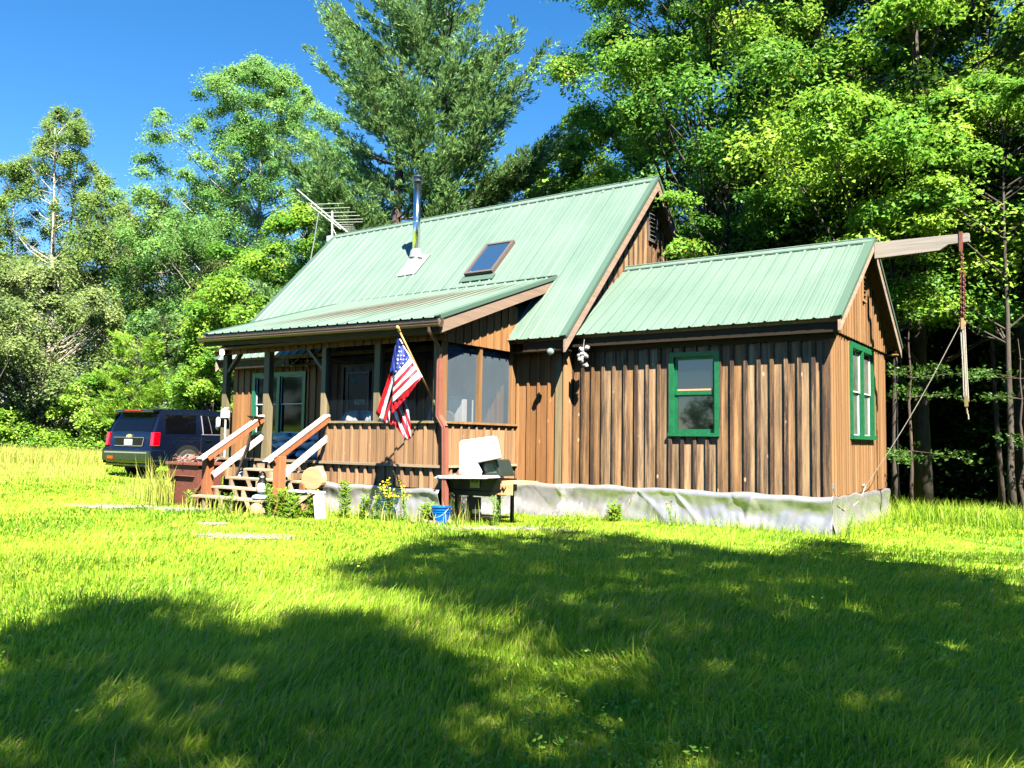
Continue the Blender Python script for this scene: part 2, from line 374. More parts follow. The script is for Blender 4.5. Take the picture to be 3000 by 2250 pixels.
GRAVEL = [(-10.75, -4.15, 0.85, 0.32), (-9.3, -3.65, 0.75, 0.28), (-5.35, -5.55, 0.62, 0.20), (-3.7, -2.55, 0.9, 0.16), (-6.9, -4.9, 0.22, 0.10), (-12.6, -6.6, 0.5, 0.12)]
def make_gravel():
    gm = mat('pale_gravel', (0.30, 0.27, 0.22), 0.9, col2=(0.20, 0.175, 0.14), scale=30, bump=0.8, bscale=70)
    for k, (cx, cy, a, bq) in enumerate(GRAVEL):
        mb = MB(); n = 26; V = [(cx, cy, ground(cx, cy) + 0.03)]
        for i in range(n):
            an = 2 * math.pi * i / n; rr = 1 + 0.25 * math.sin(3 * an + k) + 0.12 * math.sin(7 * an + 2 * k)
            x, y = cx + a * rr * math.cos(an) * 0.82 - bq * rr * math.sin(an) * 0.57, cy + a * rr * math.cos(an) * 0.57 + bq * rr * math.sin(an) * 0.82
            V.append((x, y, ground(x, y) + 0.004))
        mb.add(V, [(0, i + 1, (i + 1) % n + 1) for i in range(n)])
        for i in range(170):
            an = random.uniform(0, 6.28); rr = math.sqrt(random.random()) * 1.05
            x, y = cx + a * rr * math.cos(an) * 0.82 - bq * rr * math.sin(an) * 0.57, cy + a * rr * math.cos(an) * 0.57 + bq * rr * math.sin(an) * 0.82
            s = random.uniform(0.008, 0.02); z = ground(x, y) + 0.03
            mb.add([(x - s, y, z), (x, y - s * 0.8, z), (x + s, y, z), (x, y + s * 0.8, z), (x, y, z + s * 0.7)], [(0, 1, 4), (1, 2, 4), (2, 3, 4), (3, 0, 4)])
        o = mb.build('gravel', gm); tag(o, kind='stuff')
make_gravel()

# ---------------------------------------------------------------- the cabin
YM, XM, XL = -0.285, -4.136, -12.75          # main block: front wall, right gable wall, left wall
YP, XP, XPL = -2.281, -5.067, -10.38         # porch: front face, right face, left end
ZS, ZD, ZSILL = 0.59, 0.916, 1.569           # skirting top, deck, half-wall sill
ME = np.array([-0.619, 2.992]); MRG = np.array([2.81, 6.506])      # main roof eave and ridge (y, z)
WE = np.array([-0.252, 3.055]); WRG = np.array([1.90, 4.561]); WD = 3.791
cabin = empty('cabin', (-6, 1, 0.1), 'small brown board and batten cabin with pale green metal roof, porch and side wing', 'cabin')

class Fr:   # a wall face: origin, u direction, outward normal
    def __init__(s, o, u, n): s.o = np.array(o, float); s.u = np.array(u, float); s.n = np.array(n, float)
    def p(s, u, d, z): return s.o + s.u * u + s.n * d + np.array([0, 0, z])
    def box(s, mb, u0, u1, d0, d1, z0, z1, z1b=None, z0b=None, r=None):
        z1b = z1 if z1b is None else z1b; z0b = z0 if z0b is None else z0b
        P = [s.p(u0, d0, z0), s.p(u1, d0, z0b), s.p(u1, d1, z0b), s.p(u0, d1, z0), s.p(u0, d0, z1), s.p(u1, d0, z1b), s.p(u1, d1, z1b), s.p(u0, d1, z1)]
        if np.dot(np.cross(s.u, s.n), (0, 0, 1)) < 0: P = [P[1], P[0], P[3], P[2], P[5], P[4], P[7], P[6]]
        return mb.hexa(P, r)
FRONT = lambda y: Fr((0, y, 0), (1, 0, 0), (0, -1, 0))
RIGHT = lambda x: Fr((x, 0, 0), (0, 1, 0), (1, 0, 0))

def siding(fr, u0, u1, z0, top, m, name='siding', sp=0.197, bw=0.045, bt=0.024, holes=(), off=0.0, thick=0.03, label=None, parent=None, jit=0.006):
    """vertical boards with battens over the joints; top is a height or a function of u"""
    tf = top if callable(top) else (lambda u: top)
    mb = MB()
    def piece(a, b, d0, d1, r):
        cuts = sorted(set([a, b] + [h for hh in holes for h in hh[:2] if a < h < b]))
        for p, q in zip(cuts[:-1], cuts[1:]):
            mid = (p + q) / 2; iv = [(z0, None)]
            for h in sorted([h for h in holes if h[0] < mid < h[1]], key=lambda h: h[2]):
                lo, hi = iv.pop(); iv.append((lo, h[2])); iv.append((h[3], None))
            for lo, hi in iv:
                if hi is None:
                    za, zb = tf(p), tf(q)
                    if max(za, zb) > lo + 0.01: fr.box(mb, p, q, d0, d1, lo, max(za, lo + .001), max(zb, lo + .001), r=r)
                elif hi > lo + 0.01: fr.box(mb, p, q, d0, d1, lo, hi, r=r)
    k0 = math.floor((u0 - off) / sp); u = off + k0 * sp
    while u < u1:
        a, b = max(u, u0), min(u + sp, u1)
        if b - a > 0.004: piece(a, b, -thick, random.uniform(0, 0.002), random.random())
        c = u
        if u0 + 0.005 < c + bw / 2 and c - bw / 2 < u1:
            j = random.uniform(-jit, jit)
            piece(max(c - bw / 2 + j, u0), min(c + bw / 2 + j, u1), 0.003, bt + random.uniform(-.003, .003), 1.0 + random.random())
        u += sp
    return mb.build(name, m, parent or cabin, bevel=0, label=label)

# wall shells (boards over them); windows are holes
mroof = lambda y: ME[1] + (min(y, 2 * MRG[0] - y) - ME[0]) * (MRG[1] - ME[1]) / (MRG[0] - ME[0])
wroof = lambda y: WE[1] + (min(y, 2 * WRG[0] - y) - WE[0]) * (WRG[1] - WE[1]) / (WRG[0] - WE[0])
WF = (-2.383, -1.571, 1.431, 2.723)                        # wing front window hole
WS = (1.203, 2.757, 1.427, 2.906)                          # wing gable window
ML = (-12.06, -10.36, 1.36, 2.70)                          # main double window behind porch
DO = (-9.30, -8.42, 0.93, 2.78)                            # door
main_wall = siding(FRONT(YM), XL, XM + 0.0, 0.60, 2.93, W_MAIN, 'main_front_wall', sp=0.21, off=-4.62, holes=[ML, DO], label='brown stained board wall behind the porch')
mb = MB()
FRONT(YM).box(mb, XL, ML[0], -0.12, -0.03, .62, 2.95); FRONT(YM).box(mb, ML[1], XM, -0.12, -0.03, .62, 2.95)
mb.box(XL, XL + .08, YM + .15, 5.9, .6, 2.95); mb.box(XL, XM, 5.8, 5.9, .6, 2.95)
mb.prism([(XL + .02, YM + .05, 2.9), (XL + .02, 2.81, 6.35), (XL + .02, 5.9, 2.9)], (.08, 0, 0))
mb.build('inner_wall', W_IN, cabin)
siding(RIGHT(XM), YM, 5.9, 0.60, lambda y: mroof(y) - 0.13, W_BOARD, 'main_gable_wall', sp=0.2, holes=[(2.80, 3.16, 5.30, 6.02)], label='tall right gable wall of weathered orange-brown boards')
# corner trim
mb = MB(); mb.box(XM - .14, XM - .025, YM - .028, YM - .003, .60, 2.85, r=.1); mb.build('corner_board', W_POST, cabin, label='grey weathered corner board')
mb = MB(); mb.box(XM + .003, XM + .03, YM - .028, YM + .11, .60, 2.9, r=.9); mb.build('corner_board', W_ORANGE, cabin)
# wing
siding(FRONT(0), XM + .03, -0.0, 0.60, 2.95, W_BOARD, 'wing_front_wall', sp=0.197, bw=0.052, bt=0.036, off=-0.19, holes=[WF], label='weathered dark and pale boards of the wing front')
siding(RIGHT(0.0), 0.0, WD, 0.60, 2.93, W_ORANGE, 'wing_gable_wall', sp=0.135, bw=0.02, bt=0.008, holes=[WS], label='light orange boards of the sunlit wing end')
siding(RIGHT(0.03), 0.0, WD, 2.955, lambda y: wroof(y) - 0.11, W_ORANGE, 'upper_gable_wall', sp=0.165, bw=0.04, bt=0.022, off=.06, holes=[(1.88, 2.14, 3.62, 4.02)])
mb = MB(); mb.box(-.075, 0.030, -.04, .0, .60, 2.95, r=1.3); mb.build('corner_board', W_BOARD, cabin)
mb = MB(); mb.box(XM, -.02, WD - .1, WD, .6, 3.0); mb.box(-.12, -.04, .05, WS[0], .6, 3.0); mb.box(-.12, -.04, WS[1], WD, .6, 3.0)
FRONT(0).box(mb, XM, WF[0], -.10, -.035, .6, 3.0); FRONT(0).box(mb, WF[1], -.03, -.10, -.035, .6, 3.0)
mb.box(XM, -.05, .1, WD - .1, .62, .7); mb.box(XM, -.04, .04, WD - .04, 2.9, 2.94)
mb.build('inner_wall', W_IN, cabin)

# roofs ------------------------------------------------------
def metal_roof(name, BL, BR, TR, TL, sp=0.229, parent=None, label=None, t=0.016, every=4):
    BL, BR, TR, TL = [np.array(q, float) for q in (BL, BR, TR, TL)]
    W = np.linalg.norm(BR - BL); N = nrm(np.cross(BR - BL, TL - BL)); mb = MB()
    u = [0.0]; h = [0.0]; x = sp * 0.5
    while x < W - 0.03:
        for du, hh in ((-.028, 0), (-.012, .02), (.012, .02), (.028, 0)): u.append(x + du); h.append(hh)
        for du in (.085, .145): 
            if x + du < W: u += [x + du - .012, x + du, x + du + .012]; h += [0, .004, 0]
        x += sp
    o = np.argsort(u); u = np.array(u)[o]; h = np.array(h)[o]
    u = np.append(u, W); h = np.append(h, 0)
    k = len(u); V = []; F = []
    for side, (A, B) in enumerate(((BL, BR), (TL, TR))):
        for i in range(k): V.append(A + (B - A) * u[i] / W + N * (h[i] + t))
    for side, (A, B) in enumerate(((BL, BR), (TL, TR))):
        for i in range(k): V.append(A + (B - A) * u[i] / W + N * (h[i] + t - .004))
    for i in range(k - 1):
        F += [(i, i + 1, k + i + 1, k + i), (2 * k + i + 1, 2 * k + i, 3 * k + i, 3 * k + i + 1), (2 * k + i, 2 * k + i + 1, i + 1, i), (k + i, k + i + 1, 3 * k + i + 1, 3 * k + i)]
    mb.add(V, F)
    rf = mb.build(name, ROOF, parent or cabin, label=label)
    q = MB(); x = sp * (every - .5) + .032
    while x < W - .1:
        a = BL + (BR - BL) * x / W + N * (t + .002); b = TL + (TR - TL) * x / W + N * (t + .002); q.bar(a, b, .006, .005, up=N); x += sp * every
    q.build('seam_rib_shade', TRIM_D, rf)  # dark strips: sheet laps, and painted rib shade on the wing
    return rf
def deck(name, BL, BR, TR, TL, th, m, inset=0.03):
    P = [np.array(q, float) for q in (BL, BR, TR, TL)]; N = nrm(np.cross(P[1] - P[0], P[3] - P[0]))
    c = sum(P) / 4
    mb = MB(); e1 = nrm(P[1] - P[0]); e2 = nrm(P[3] - P[0])
    Q = [P[0] + (e1 + e2) * inset, P[1] + (-e1 + e2) * inset, P[2] + (-e1) * inset, P[3] + e1 * inset]
    mb.hexa([q - N * th for q in Q] + [q + N * .008 for q in Q])
    return mb.build(name, m, cabin)
xr0, xr1 = -12.97, -3.91
yb, zb = 2 * MRG[0] - ME[0], ME[1]
MF = [(xr0, ME[0], ME[1]), (xr1, ME[0], ME[1]), (xr1, MRG[0], MRG[1]), (xr0, MRG[0], MRG[1])]
MBk = [(xr1, yb, zb), (xr0, yb, zb), (xr0, MRG[0], MRG[1]), (xr1, MRG[0], MRG[1])]
main_roof = metal_roof('main_roof', *MF, label='steep ribbed pale green metal roof of the main block')
metal_roof('main_roof', *MBk)
deck('roof_deck', *MF, .10, W_SOFFIT); deck('roof_deck', *MBk, .10, W_SOFFIT)
wx0, wx1 = XM + .01, 0.231; ywb = 2 * WRG[0] - WE[0]
WFp = [(wx0, WE[0], WE[1]), (wx1, WE[0], WE[1]), (wx1, WRG[0], WRG[1]), (wx0, WRG[0], WRG[1])]
WBk = [(wx1, ywb, WE[1]), (wx0, ywb, WE[1]), (wx0, WRG[0], WRG[1]), (wx1, WRG[0], WRG[1])]
wing_roof = metal_roof('wing_roof', *WFp, every=1, label='ribbed pale green metal roof of the low wing')  # a dark strip beside every rib draws its shade line
metal_roof('wing_roof', *WBk)
deck('roof_deck', *WFp, .07, W_SOFFIT); deck('roof_deck', *WBk, .07, W_SOFFIT)
PR = [(-10.541, -2.637, 3.187), (-4.836, -2.637, 3.108), (-4.836, 0.62, 4.25), (-10.50, 0.62, 4.205)]
PR = [np.array(p) for p in PR]
porch_roof = metal_roof('porch_roof', *PR, label='low pitched green metal porch roof')
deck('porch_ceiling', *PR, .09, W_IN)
# flashing strip where the porch roof meets the main roof
mb = MB()
for k in range(24):
    a = PR[3] + (PR[2] - PR[3]) * k / 24; b = PR[3] + (PR[2] - PR[3]) * (k + .94) / 24
    mb.bar(a + (0, .03, .055), b + (0, .03, .055), .10, .012)
mb.build('roof_flashing', ROOF, cabin)
def trim_line(name, a, b, w, h, m, up=(0, 0, 1), label=None):
    mb = MB(); mb.bar(a, b, w, h, up, r=random.random()); return mb.build(name, m, cabin, label=label)
# ridge caps
for (y, z, a, b) in ((MRG[0], MRG[1], xr0, xr1), (WRG[0], WRG[1], wx0, wx1)):
    sl = 0.72 if y > 2.5 else 0.56
    mb = MB()
    for sg in (-1, 1):
        d = np.array([0, sg * math.cos(sl), -math.sin(sl)]) * .15; n = np.array([0, sg * math.sin(sl), math.cos(sl)])
        A = np.array([a - .005, y, z + .045]); B = np.array([b + .01, y, z + .045])
        mb.hexa([A - n * .004, B - n * .004, B + d - n * .004, A + d - n * .004, A + n * .002, B + n * .002, B + d + n * .002, A + d + n * .002])
        mb.bar(A + d * .98 - n * .008, B + d * .98 - n * .008, .012, .02)
    mb.tube([(a - .005, y, z + .05), (b + .01, y, z + .05)], .016, 8)
    mb.build('ridge_cap', ROOF, cabin)
# rake trims (metal) and rake boards (wood)
def rake(xe, e, rg, out=1, th=.16, lower=.16, both=True, m=W_RAKE, labels=(None, None)):
    e2 = np.array([2 * rg[0] - e[0], e[1]])
    for k, (E_, lab) in enumerate(((e, labels[0]), (e2, labels[1]))):
        if k and not both: break
        d = nrm(np.array([0, rg[0] - E_[0], rg[1] - E_[1]])); n = np.array([0, -d[2], d[1]]) if k == 0 else np.array([0, d[2], -d[1]])
        if n[2] < 0: n = -n
        mb = MB(); A = np.array([xe, E_[0], E_[1]]); B = np.array([xe, rg[0], rg[1]])
        mb.bar(A + n * .02 + d * .0, B + n * .02, .035, .055, up=n); mb.bar(A + n * .035 + np.array([-.05 * out, 0, 0]), B + n * .035 + np.array([-.05 * out, 0, 0]), .11, .014, up=n)
        mb.build('rake_trim', TRIM_G, cabin)
        mb = MB(); off = -n * (th / 2 + .012)
        ty = -1 if k == 0 else 1
        P0 = A + np.array([-.022 * out, 0, 0])
        a0, b0 = P0 - n * .010, P0 + (B - A) - n * .010
        vd = (0, 0, 1)
        # plumb cut at both ends
        lowz = th / abs(d[1])
        mb.hexa([P0 + (-.02, 0, -lowz - .01), P0 + (.02, 0, -lowz - .01), P0 + (B - A) + (.02, 0, -lowz - .01), P0 + (B - A) + (-.02, 0, -lowz - .01),
                 P0 + (-.02, 0, -.012), P0 + (.02, 0, -.012), P0 + (B - A) + (.02, 0, -.012), P0 + (B - A) + (-.02, 0, -.012)], r=random.random())
        mb.build('rake_board', m, cabin, label=lab)
rake(xr1 + .004, ME, MRG, labels=('bleached board along the front slope of the tall gable', None))
rake(xr0 - .004, ME, MRG, out=-1)
rake(wx1 + .004, WE, WRG, th=.13)
# porch rake right and left
for (E_, T_, sx) in ((PR[1], PR[2], 1), (PR[0], PR[3], -1)):
    d = nrm(T_ - E_); n = nrm(np.cross((1, 0, 0), d)); 
    if n[2] < 0: n = -n
    mb = MB(); mb.bar(E_ + n * .02, T_ + n * .02, .03, .06, up=n); mb.bar(E_ + n * .034 + (-.05 * sx, 0, 0), T_ + n * .034 + (-.05 * sx, 0, 0), .11, .014, up=n); mb.build('rake_trim', TRIM_G, cabin)
    T2 = E_ + (T_ - E_) * .94
    mb = MB(); q = np.array([-.024 * sx, 0, 0])
    mb.hexa([E_ + q + (-.02, .02, -.22), E_ + q + (.02, .02, -.22), T2 + q + (.02, 0, -.19), T2 + q + (-.02, 0, -.19), E_ + q + (-.02, -.01, -.012), E_ + q + (.02, -.01, -.012), T2 + q + (.02, 0, -.012), T2 + q + (-.02, 0, -.012)])
    mb.build('rake_board', W_RAKE, cabin)
# fascias / eave boards
trim_line('eave_fascia', (wx0, WE[0] + .075, 2.955), (wx1 - .03, WE[0] + .075, 2.955), .03, .15, W_FASCIA)
trim_line('eave_fascia', (wx0 + .1, -.04, 2.87), (wx1 - .12, -.04, 2.87), .035, .13, W_FASCIA)
mb = MB(); mb.box(XM + .05, .02, WE[0] + .095, -.025, 2.93, 2.945); mb.build('soffit', W_FASCIA, cabin)
trim_line('eave_fascia', (PR[1][0] + .06, ME[0] + .085, 2.885), (xr1 - .05, ME[0] + .085, 2.885), .03, .17, W_FASCIA)
trim_line('eave_fascia', (xr0 + .05, ME[0] + .085, 2.885), (-10.62, ME[0] + .085, 2.885), .03, .17, W_FASCIA)
mb = MB(); mb.box(xr0 + .05, xr1 - .06, ME[0] + .105, YM - .03, 2.80, 2.815); mb.build('soffit', W_FASCIA, cabin)
mb = MB(); mb.box(wx1 - .2, wx1 - .03, ywb - .25, ywb - .02, 2.93, 2.95); mb.build('soffit', W_SOFFIT, cabin)

# windows ------------------------------------------------------
def window(fr, hole, trimw, mtrim, pane_m, kind='double_hung', white=False, label=None, mull=0):
    u0, u1, z0, z1 = hole
    mb = MB(); t = trimw; d = .035
    fr.box(mb, u0, u0 + t, -.06, d, z0, z1); fr.box(mb, u1 - t, u1, -.06, d, z0, z1)
    fr.box(mb, u0 + t, u1 - t, -.06, d - .002, z1 - t, z1); fr.box(mb, u0 - .01, u1 + .01, -.06, d + .025, z0, z0 + t * .7)
    if mull:
        c = (u0 + u1) / 2; fr.box(mb, c - t * .5, c + t * .5, -.06, d - .003, z0 + t * .7, z1 - t)
    win = mb.build('window', mtrim, cabin, label=label)
    cells = [(u0 + t, u1 - t)] if not mull else [(u0 + t, (u0 + u1) / 2 - t * .5), ((u0 + u1) / 2 + t * .5, u1 - t)]
    for a, b in cells:
        za, zb_ = z0 + t * .7, z1 - t; zm = (za + zb_) / 2 + .02; s = .045
        fm = WHITE if white else mtrim; wdt = .018 if white else s
        for nm, lo, hi, dd in (('lower_sash', za, zm, -.03), ('upper_sash', zm - .02, zb_, -.012)):
            mb = MB()
            fr.box(mb, a, a + wdt, dd - .03, dd, lo, hi); fr.box(mb, b - wdt, b, dd - .03, dd, lo, hi)
            fr.box(mb, a + wdt, b - wdt, dd - .03, dd - .001, lo, lo + wdt * (1.3 if not white else 1)); fr.box(mb, a + wdt, b - wdt, dd - .03, dd - .001, hi - wdt, hi)
            sash = mb.build(nm, fm, win)
            mb = MB(); fr.box(mb, a + wdt * .9, b - wdt * .9, dd - .022, dd - .014, lo + wdt * .9, hi - wdt * .9)
            mb.build('pane', pane_m, sash)
    return win
window(FRONT(0), WF, .075, WIN_G, GLASS, label='green framed sash window reflecting sky and trees')
mb = MB(); FRONT(0).box(mb, WF[0] + .12, WF[1] - .12, -.027, -.020, 2.13, 2.155); mb.build('blind_rail', W_PALE, cabin)
window(RIGHT(0.0), WS, .085, WIN_G, GLASS_P, label='paired green window with pale panes in the sunlit end wall', mull=1, white=True)
window(FRONT(YM), ML, .09, WIN_D, GLASS_D, label='paired dark green window behind the porch', mull=1, white=True)
# gable vents
def vent(x, y0, y1, z0, z1, m, nsl, name='gable_vent'):
    mb = MB(); fr = RIGHT(x); t = .025
    fr.box(mb, y0 - t, y0, -.03, .035, z0 - t, z1 + t); fr.box(mb, y1, y1 + t, -.03, .035, z0 - t, z1 + t)
    fr.box(mb, y0, y1, -.03, .034, z0 - t, z0); fr.box(mb, y0, y1, -.03, .034, z1, z1 + t)
    o = mb.build(name, m, cabin)
    mb = MB(); fr.box(mb, y0, y1, -.035, -.03, z0, z1); mb.build('screen', BLACKM, o)
    mb = MB()
    for i in range(nsl):
        z = z0 + (z1 - z0) * (i + .5) / nsl; mb.hexa([fr.p(y0, .02, z - .03), fr.p(y1, .02, z - .03), fr.p(y1, -.02, z + .012), fr.p(y0, -.02, z + .012), fr.p(y0, .025, z - .024), fr.p(y1, .025, z - .024), fr.p(y1, -.015, z + .018), fr.p(y0, -.015, z + .018)])
    mb.build('louvre', m, o)
vent(XM + .02, 2.82, 3.14, 5.32, 6.0, mat('grey_vent_paint', (.12, .115, .11), .6), 8)
vent(0.035, 1.90, 2.12, 3.64, 4.0, W_ORANGE, 5)

# skylight and stove pipe -------------------------------------
def on_main(x, s, h=0):
    y = ME[0] + s * (MRG[0] - ME[0]); z = ME[1] + s * (MRG[1] - ME[1]); return np.array([x, y, z]) + np.array([0, -.716, .698]) * h
sx0, sx1 = -7.121, -6.430; s0, s1 = .431, .645
up = nrm(np.array([0, MRG[0] - ME[0], MRG[1] - ME[1]])); nn = np.array([0, -.716, .698])
def frame_on_roof(name, x0, x1, a, b, t, h0, h1, m, parent):
    L_ = np.linalg.norm(np.array([MRG[0] - ME[0], MRG[1] - ME[1]])); ts = t / L_
    mb = MB()
    for (p, q, c, d) in ((x0, x1, a, a + ts), (x0, x1, b - ts, b), (x0, x0 + t, a + ts, b - ts), (x1 - t, x1, a + ts, b - ts)):
        mb.hexa([on_main(p, c, h0), on_main(q, c, h0), on_main(q, d, h0), on_main(p, d, h0), on_main(p, c, h1), on_main(q, c, h1), on_main(q, d, h1), on_main(p, d, h1)])
    return mb.build(name, m, parent, bevel=.004)
sk = frame_on_roof('skylight', sx0, sx1, s0, s1, .055, .01, .12, mat('dark_brown_frame', (.11, .085, .075), .4), cabin); sk['label'] = 'brown framed skylight in the main roof'
mb = MB(); mb.hexa([on_main(sx0 + .05, s0 + .01, .08), on_main(sx1 - .05, s0 + .01, .08), on_main(sx1 - .05, s1 - .01, .08), on_main(sx0 + .05, s1 - .01, .08), on_main(sx0 + .05, s0 + .01, .10), on_main(sx1 - .05, s0 + .01, .10), on_main(sx1 - .05, s1 - .01, .10), on_main(sx0 + .05, s1 - .01, .10)])
mb.build('pane', SKYG, sk)
mb = MB(); mb.hexa([on_main(sx0 - .06, s0 - .035, .04), on_main(sx1 + .06, s0 - .035, .04), on_main(sx1 + .06, s0, .045), on_main(sx0 - .06, s0, .045), on_main(sx0 - .06, s0 - .035, .048), on_main(sx1 + .06, s0 - .035, .048), on_main(sx1 + .06, s0, .053), on_main(sx0 - .06, s0, .053)]); mb.build('apron', TRIM_G, sk)
B0 = np.array([-8.964, 1.435, 5.10]); tz = 7.05
mb = MB(); mb.lathe((B0[0], B0[1], 0), [(.082, 5.0), (.082, tz - .13)], 28)
mb.lathe((B0[0], B0[1], 6.02), [(.086, 0), (.086, .02)], 28)
pipe = mb.build('stove_pipe', STEEL, cabin, smooth=False, label='tall shiny stainless stove pipe on the roof')
for p in pipe.data.polygons: p.use_smooth = len(p.vertices) == 4
mb = MB(); mb.lathe((B0[0], B0[1], tz - .14), [(.09, 0), (.125, .0), (.125, .02), (.09, .03), (.09, .09), (.13, .10), (.13, .125), (.05, .16)], 28)
mb.build('rain_cap', mat('cap_metal', (.16, .17, .18), .35, metal=.9), pipe)
mb = MB(); mb.lathe((B0[0], B0[1], 5.27), [(.09, .16), (.12, .12), (.145, -.02), (.15, -.03)], 28); mb.build('storm_collar', FLASH, pipe, smooth=True)
mb = MB(); c = B0
top = [np.array([c[0] + a, c[1] + b, 5.28]) for a, b in ((-.10, -.10), (.10, -.10), (.10, .10), (-.10, .10))]
s_b = (c[1] - ME[0]) / (MRG[0] - ME[0])
bot = [on_main(c[0] - .2, s_b - .075, .03), on_main(c[0] + .2, s_b - .075, .03), on_main(c[0] + .2, s_b + .05, .03), on_main(c[0] - .2, s_b + .05, .03)]
mb.hexa(bot + top)
mb.hexa([on_main(c[0] - .27, s_b - .092, .034), on_main(c[0] + .27, s_b - .088, .034), on_main(c[0] + .27, s_b + .062, .034), on_main(c[0] - .27, s_b + .058, .034), on_main(c[0] - .27, s_b - .092, .040), on_main(c[0] + .27, s_b - .088, .040), on_main(c[0] + .27, s_b + .062, .040), on_main(c[0] - .27, s_b + .058, .040)])
mb.build('pipe_boot', FLASH, pipe)

# porch ------------------------------------------------------
zt = lambda x: 3.187 + (x + 10.541) / 5.705 * (3.108 - 3.187)     # eave height along the porch
mb = MB()
posts = [(-10.42, -10.30), (-9.235, -9.09), (-7.73, -7.63), (-6.50, -6.375), (-5.25, -5.10)]
for k, (a, b) in enumerate(posts):
    z0 = ZD if k < 2 or 1 else ZD
    mb = MB(); mb.box(a, b, YP + .005, YP + .115, ZD - .02 if k < 3 else ZSILL, 2.86); mb.build('porch_post', W_POST, cabin)
for (y0, y1) in ((-1.352, -1.271), (-.44, -.33)):
    mb = MB(); mb.box(XP - .075, XP - .004, y0, y1, ZSILL, 2.84); mb.build('porch_post', W_ORANGE, cabin)
mb = MB(); mb.box(XP - .11, XP - .003, YP + .005, YP + .12, ZSILL, 2.84); mb.build('porch_post', W_ORANGE, cabin)
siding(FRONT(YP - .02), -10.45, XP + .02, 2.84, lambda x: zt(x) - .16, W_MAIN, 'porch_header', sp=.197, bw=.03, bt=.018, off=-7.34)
trim_line('porch_fascia', (-10.54, PR[0][1] + .02, 3.187 - .12), (-4.86, PR[0][1] + .02, 3.108 - .12), .035, .18, W_FASCIA)
mb = MB(); mb.box(-10.5, -4.9, PR[0][1] + .04, YP + .0, 2.925, 2.94); mb.build('soffit', W_FASCIA, cabin)
mb = MB(); 
for (x0, z0, x1, z1) in ((-10.30, 2.52, -9.98, 2.86), (-7.73, 2.48, -8.12, 2.86)):
    mb = MB(); mb.bar((x0, YP + .06, z0), (x1, YP + .06, z1), .05, .085, up=(0, 1, 0)); mb.build('brace', W_POST, cabin)
# half walls
siding(FRONT(YP), -7.73, XP + .0, ZD + .02, ZSILL, W_PORCH, 'porch_half_wall', sp=.197, bw=.045, bt=.026, off=-7.535)
siding(RIGHT(XP), YP, YM - .03, ZD + .02, ZSILL, W_PORCH, 'porch_half_wall', sp=.2, bw=.04, bt=.022, off=-2.02)
siding(FRONT(YP + .01), XPL, XP - .01, .58, ZD - .02, W_PORCH, 'porch_skirt', sp=.197, bw=.05, bt=.034, off=-7.60)
siding(RIGHT(XP - .01), YP + .01, YM - .03, .58, ZD - .02, W_PORCH, 'porch_skirt', sp=.2, bw=.045, bt=.034, off=-2.06)
mb = MB(); mb.box(-7.75, XP + .05, YP - .05, YP + .12, ZSILL, ZSILL + .035); mb.build('sill', W_POST, cabin)
mb = MB(); mb.box(XP - .12, XP + .05, YP + .12, YM - .03, ZSILL, ZSILL + .035); mb.build('sill', W_ORANGE, cabin)
mb = MB(); mb.box(XPL - .05, XP + .045, YP - .055, YP + .0, ZD - .02, ZD + .02); mb.box(XP - .02, XP + .045, YP, YM - .03, ZD - .02, ZD + .018); mb.build('deck_ledge', W_TREAD, cabin)
mb = MB()
y = YP + .003
while y < YM - .1: mb.box(XPL, XP - .03, y, y + .135, ZD - .03, ZD); y += .14
mb.build('deck_floor', W_PORCH, cabin)
# side apron (gable siding over the side screens)
proof = lambda y: PR[1][2] + (y - PR[1][1]) * (PR[2][2] - PR[1][2]) / (PR[2][1] - PR[1][1])
siding(RIGHT(XP + .02), YP + .0, -.50, 2.82, lambda y: proof(y) - .12, W_MAIN, 'porch_gable_wall', sp=.2, bw=.035, bt=.02, off=-2.0)
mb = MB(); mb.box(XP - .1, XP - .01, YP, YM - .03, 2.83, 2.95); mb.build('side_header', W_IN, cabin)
mb = MB(); mb.box(-5.2, -5.05, -.5, YM - .03, 2.8, 3.6); mb.build('side_header', W_MAIN, cabin)
# screens
def scr(fr, u0, u1, z0, z1, m, lab=None):
    mb = MB(); mb.add([fr.p(u0, -.06, z0), fr.p(u1, -.06, z0), fr.p(u1, -.06, z1), fr.p(u0, -.06, z1)], [(0, 1, 2, 3)]); return mb.build('screen', m, cabin, label=lab)
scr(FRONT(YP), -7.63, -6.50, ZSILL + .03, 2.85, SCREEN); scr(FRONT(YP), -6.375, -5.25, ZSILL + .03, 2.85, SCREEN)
scr(RIGHT(XP), YP + .12, -1.352, ZSILL + .03, 2.84, SCREEN_S, 'side screen coloured grey for its sun haze'); scr(RIGHT(XP), -1.271, -.44, ZSILL + .03, 2.84, SCREEN_S)
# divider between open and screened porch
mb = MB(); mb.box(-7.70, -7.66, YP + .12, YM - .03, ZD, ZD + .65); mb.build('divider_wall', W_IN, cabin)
scr(RIGHT(-7.62), YP + .12, YM - .03, ZD + .65, 2.8, SCREEN)
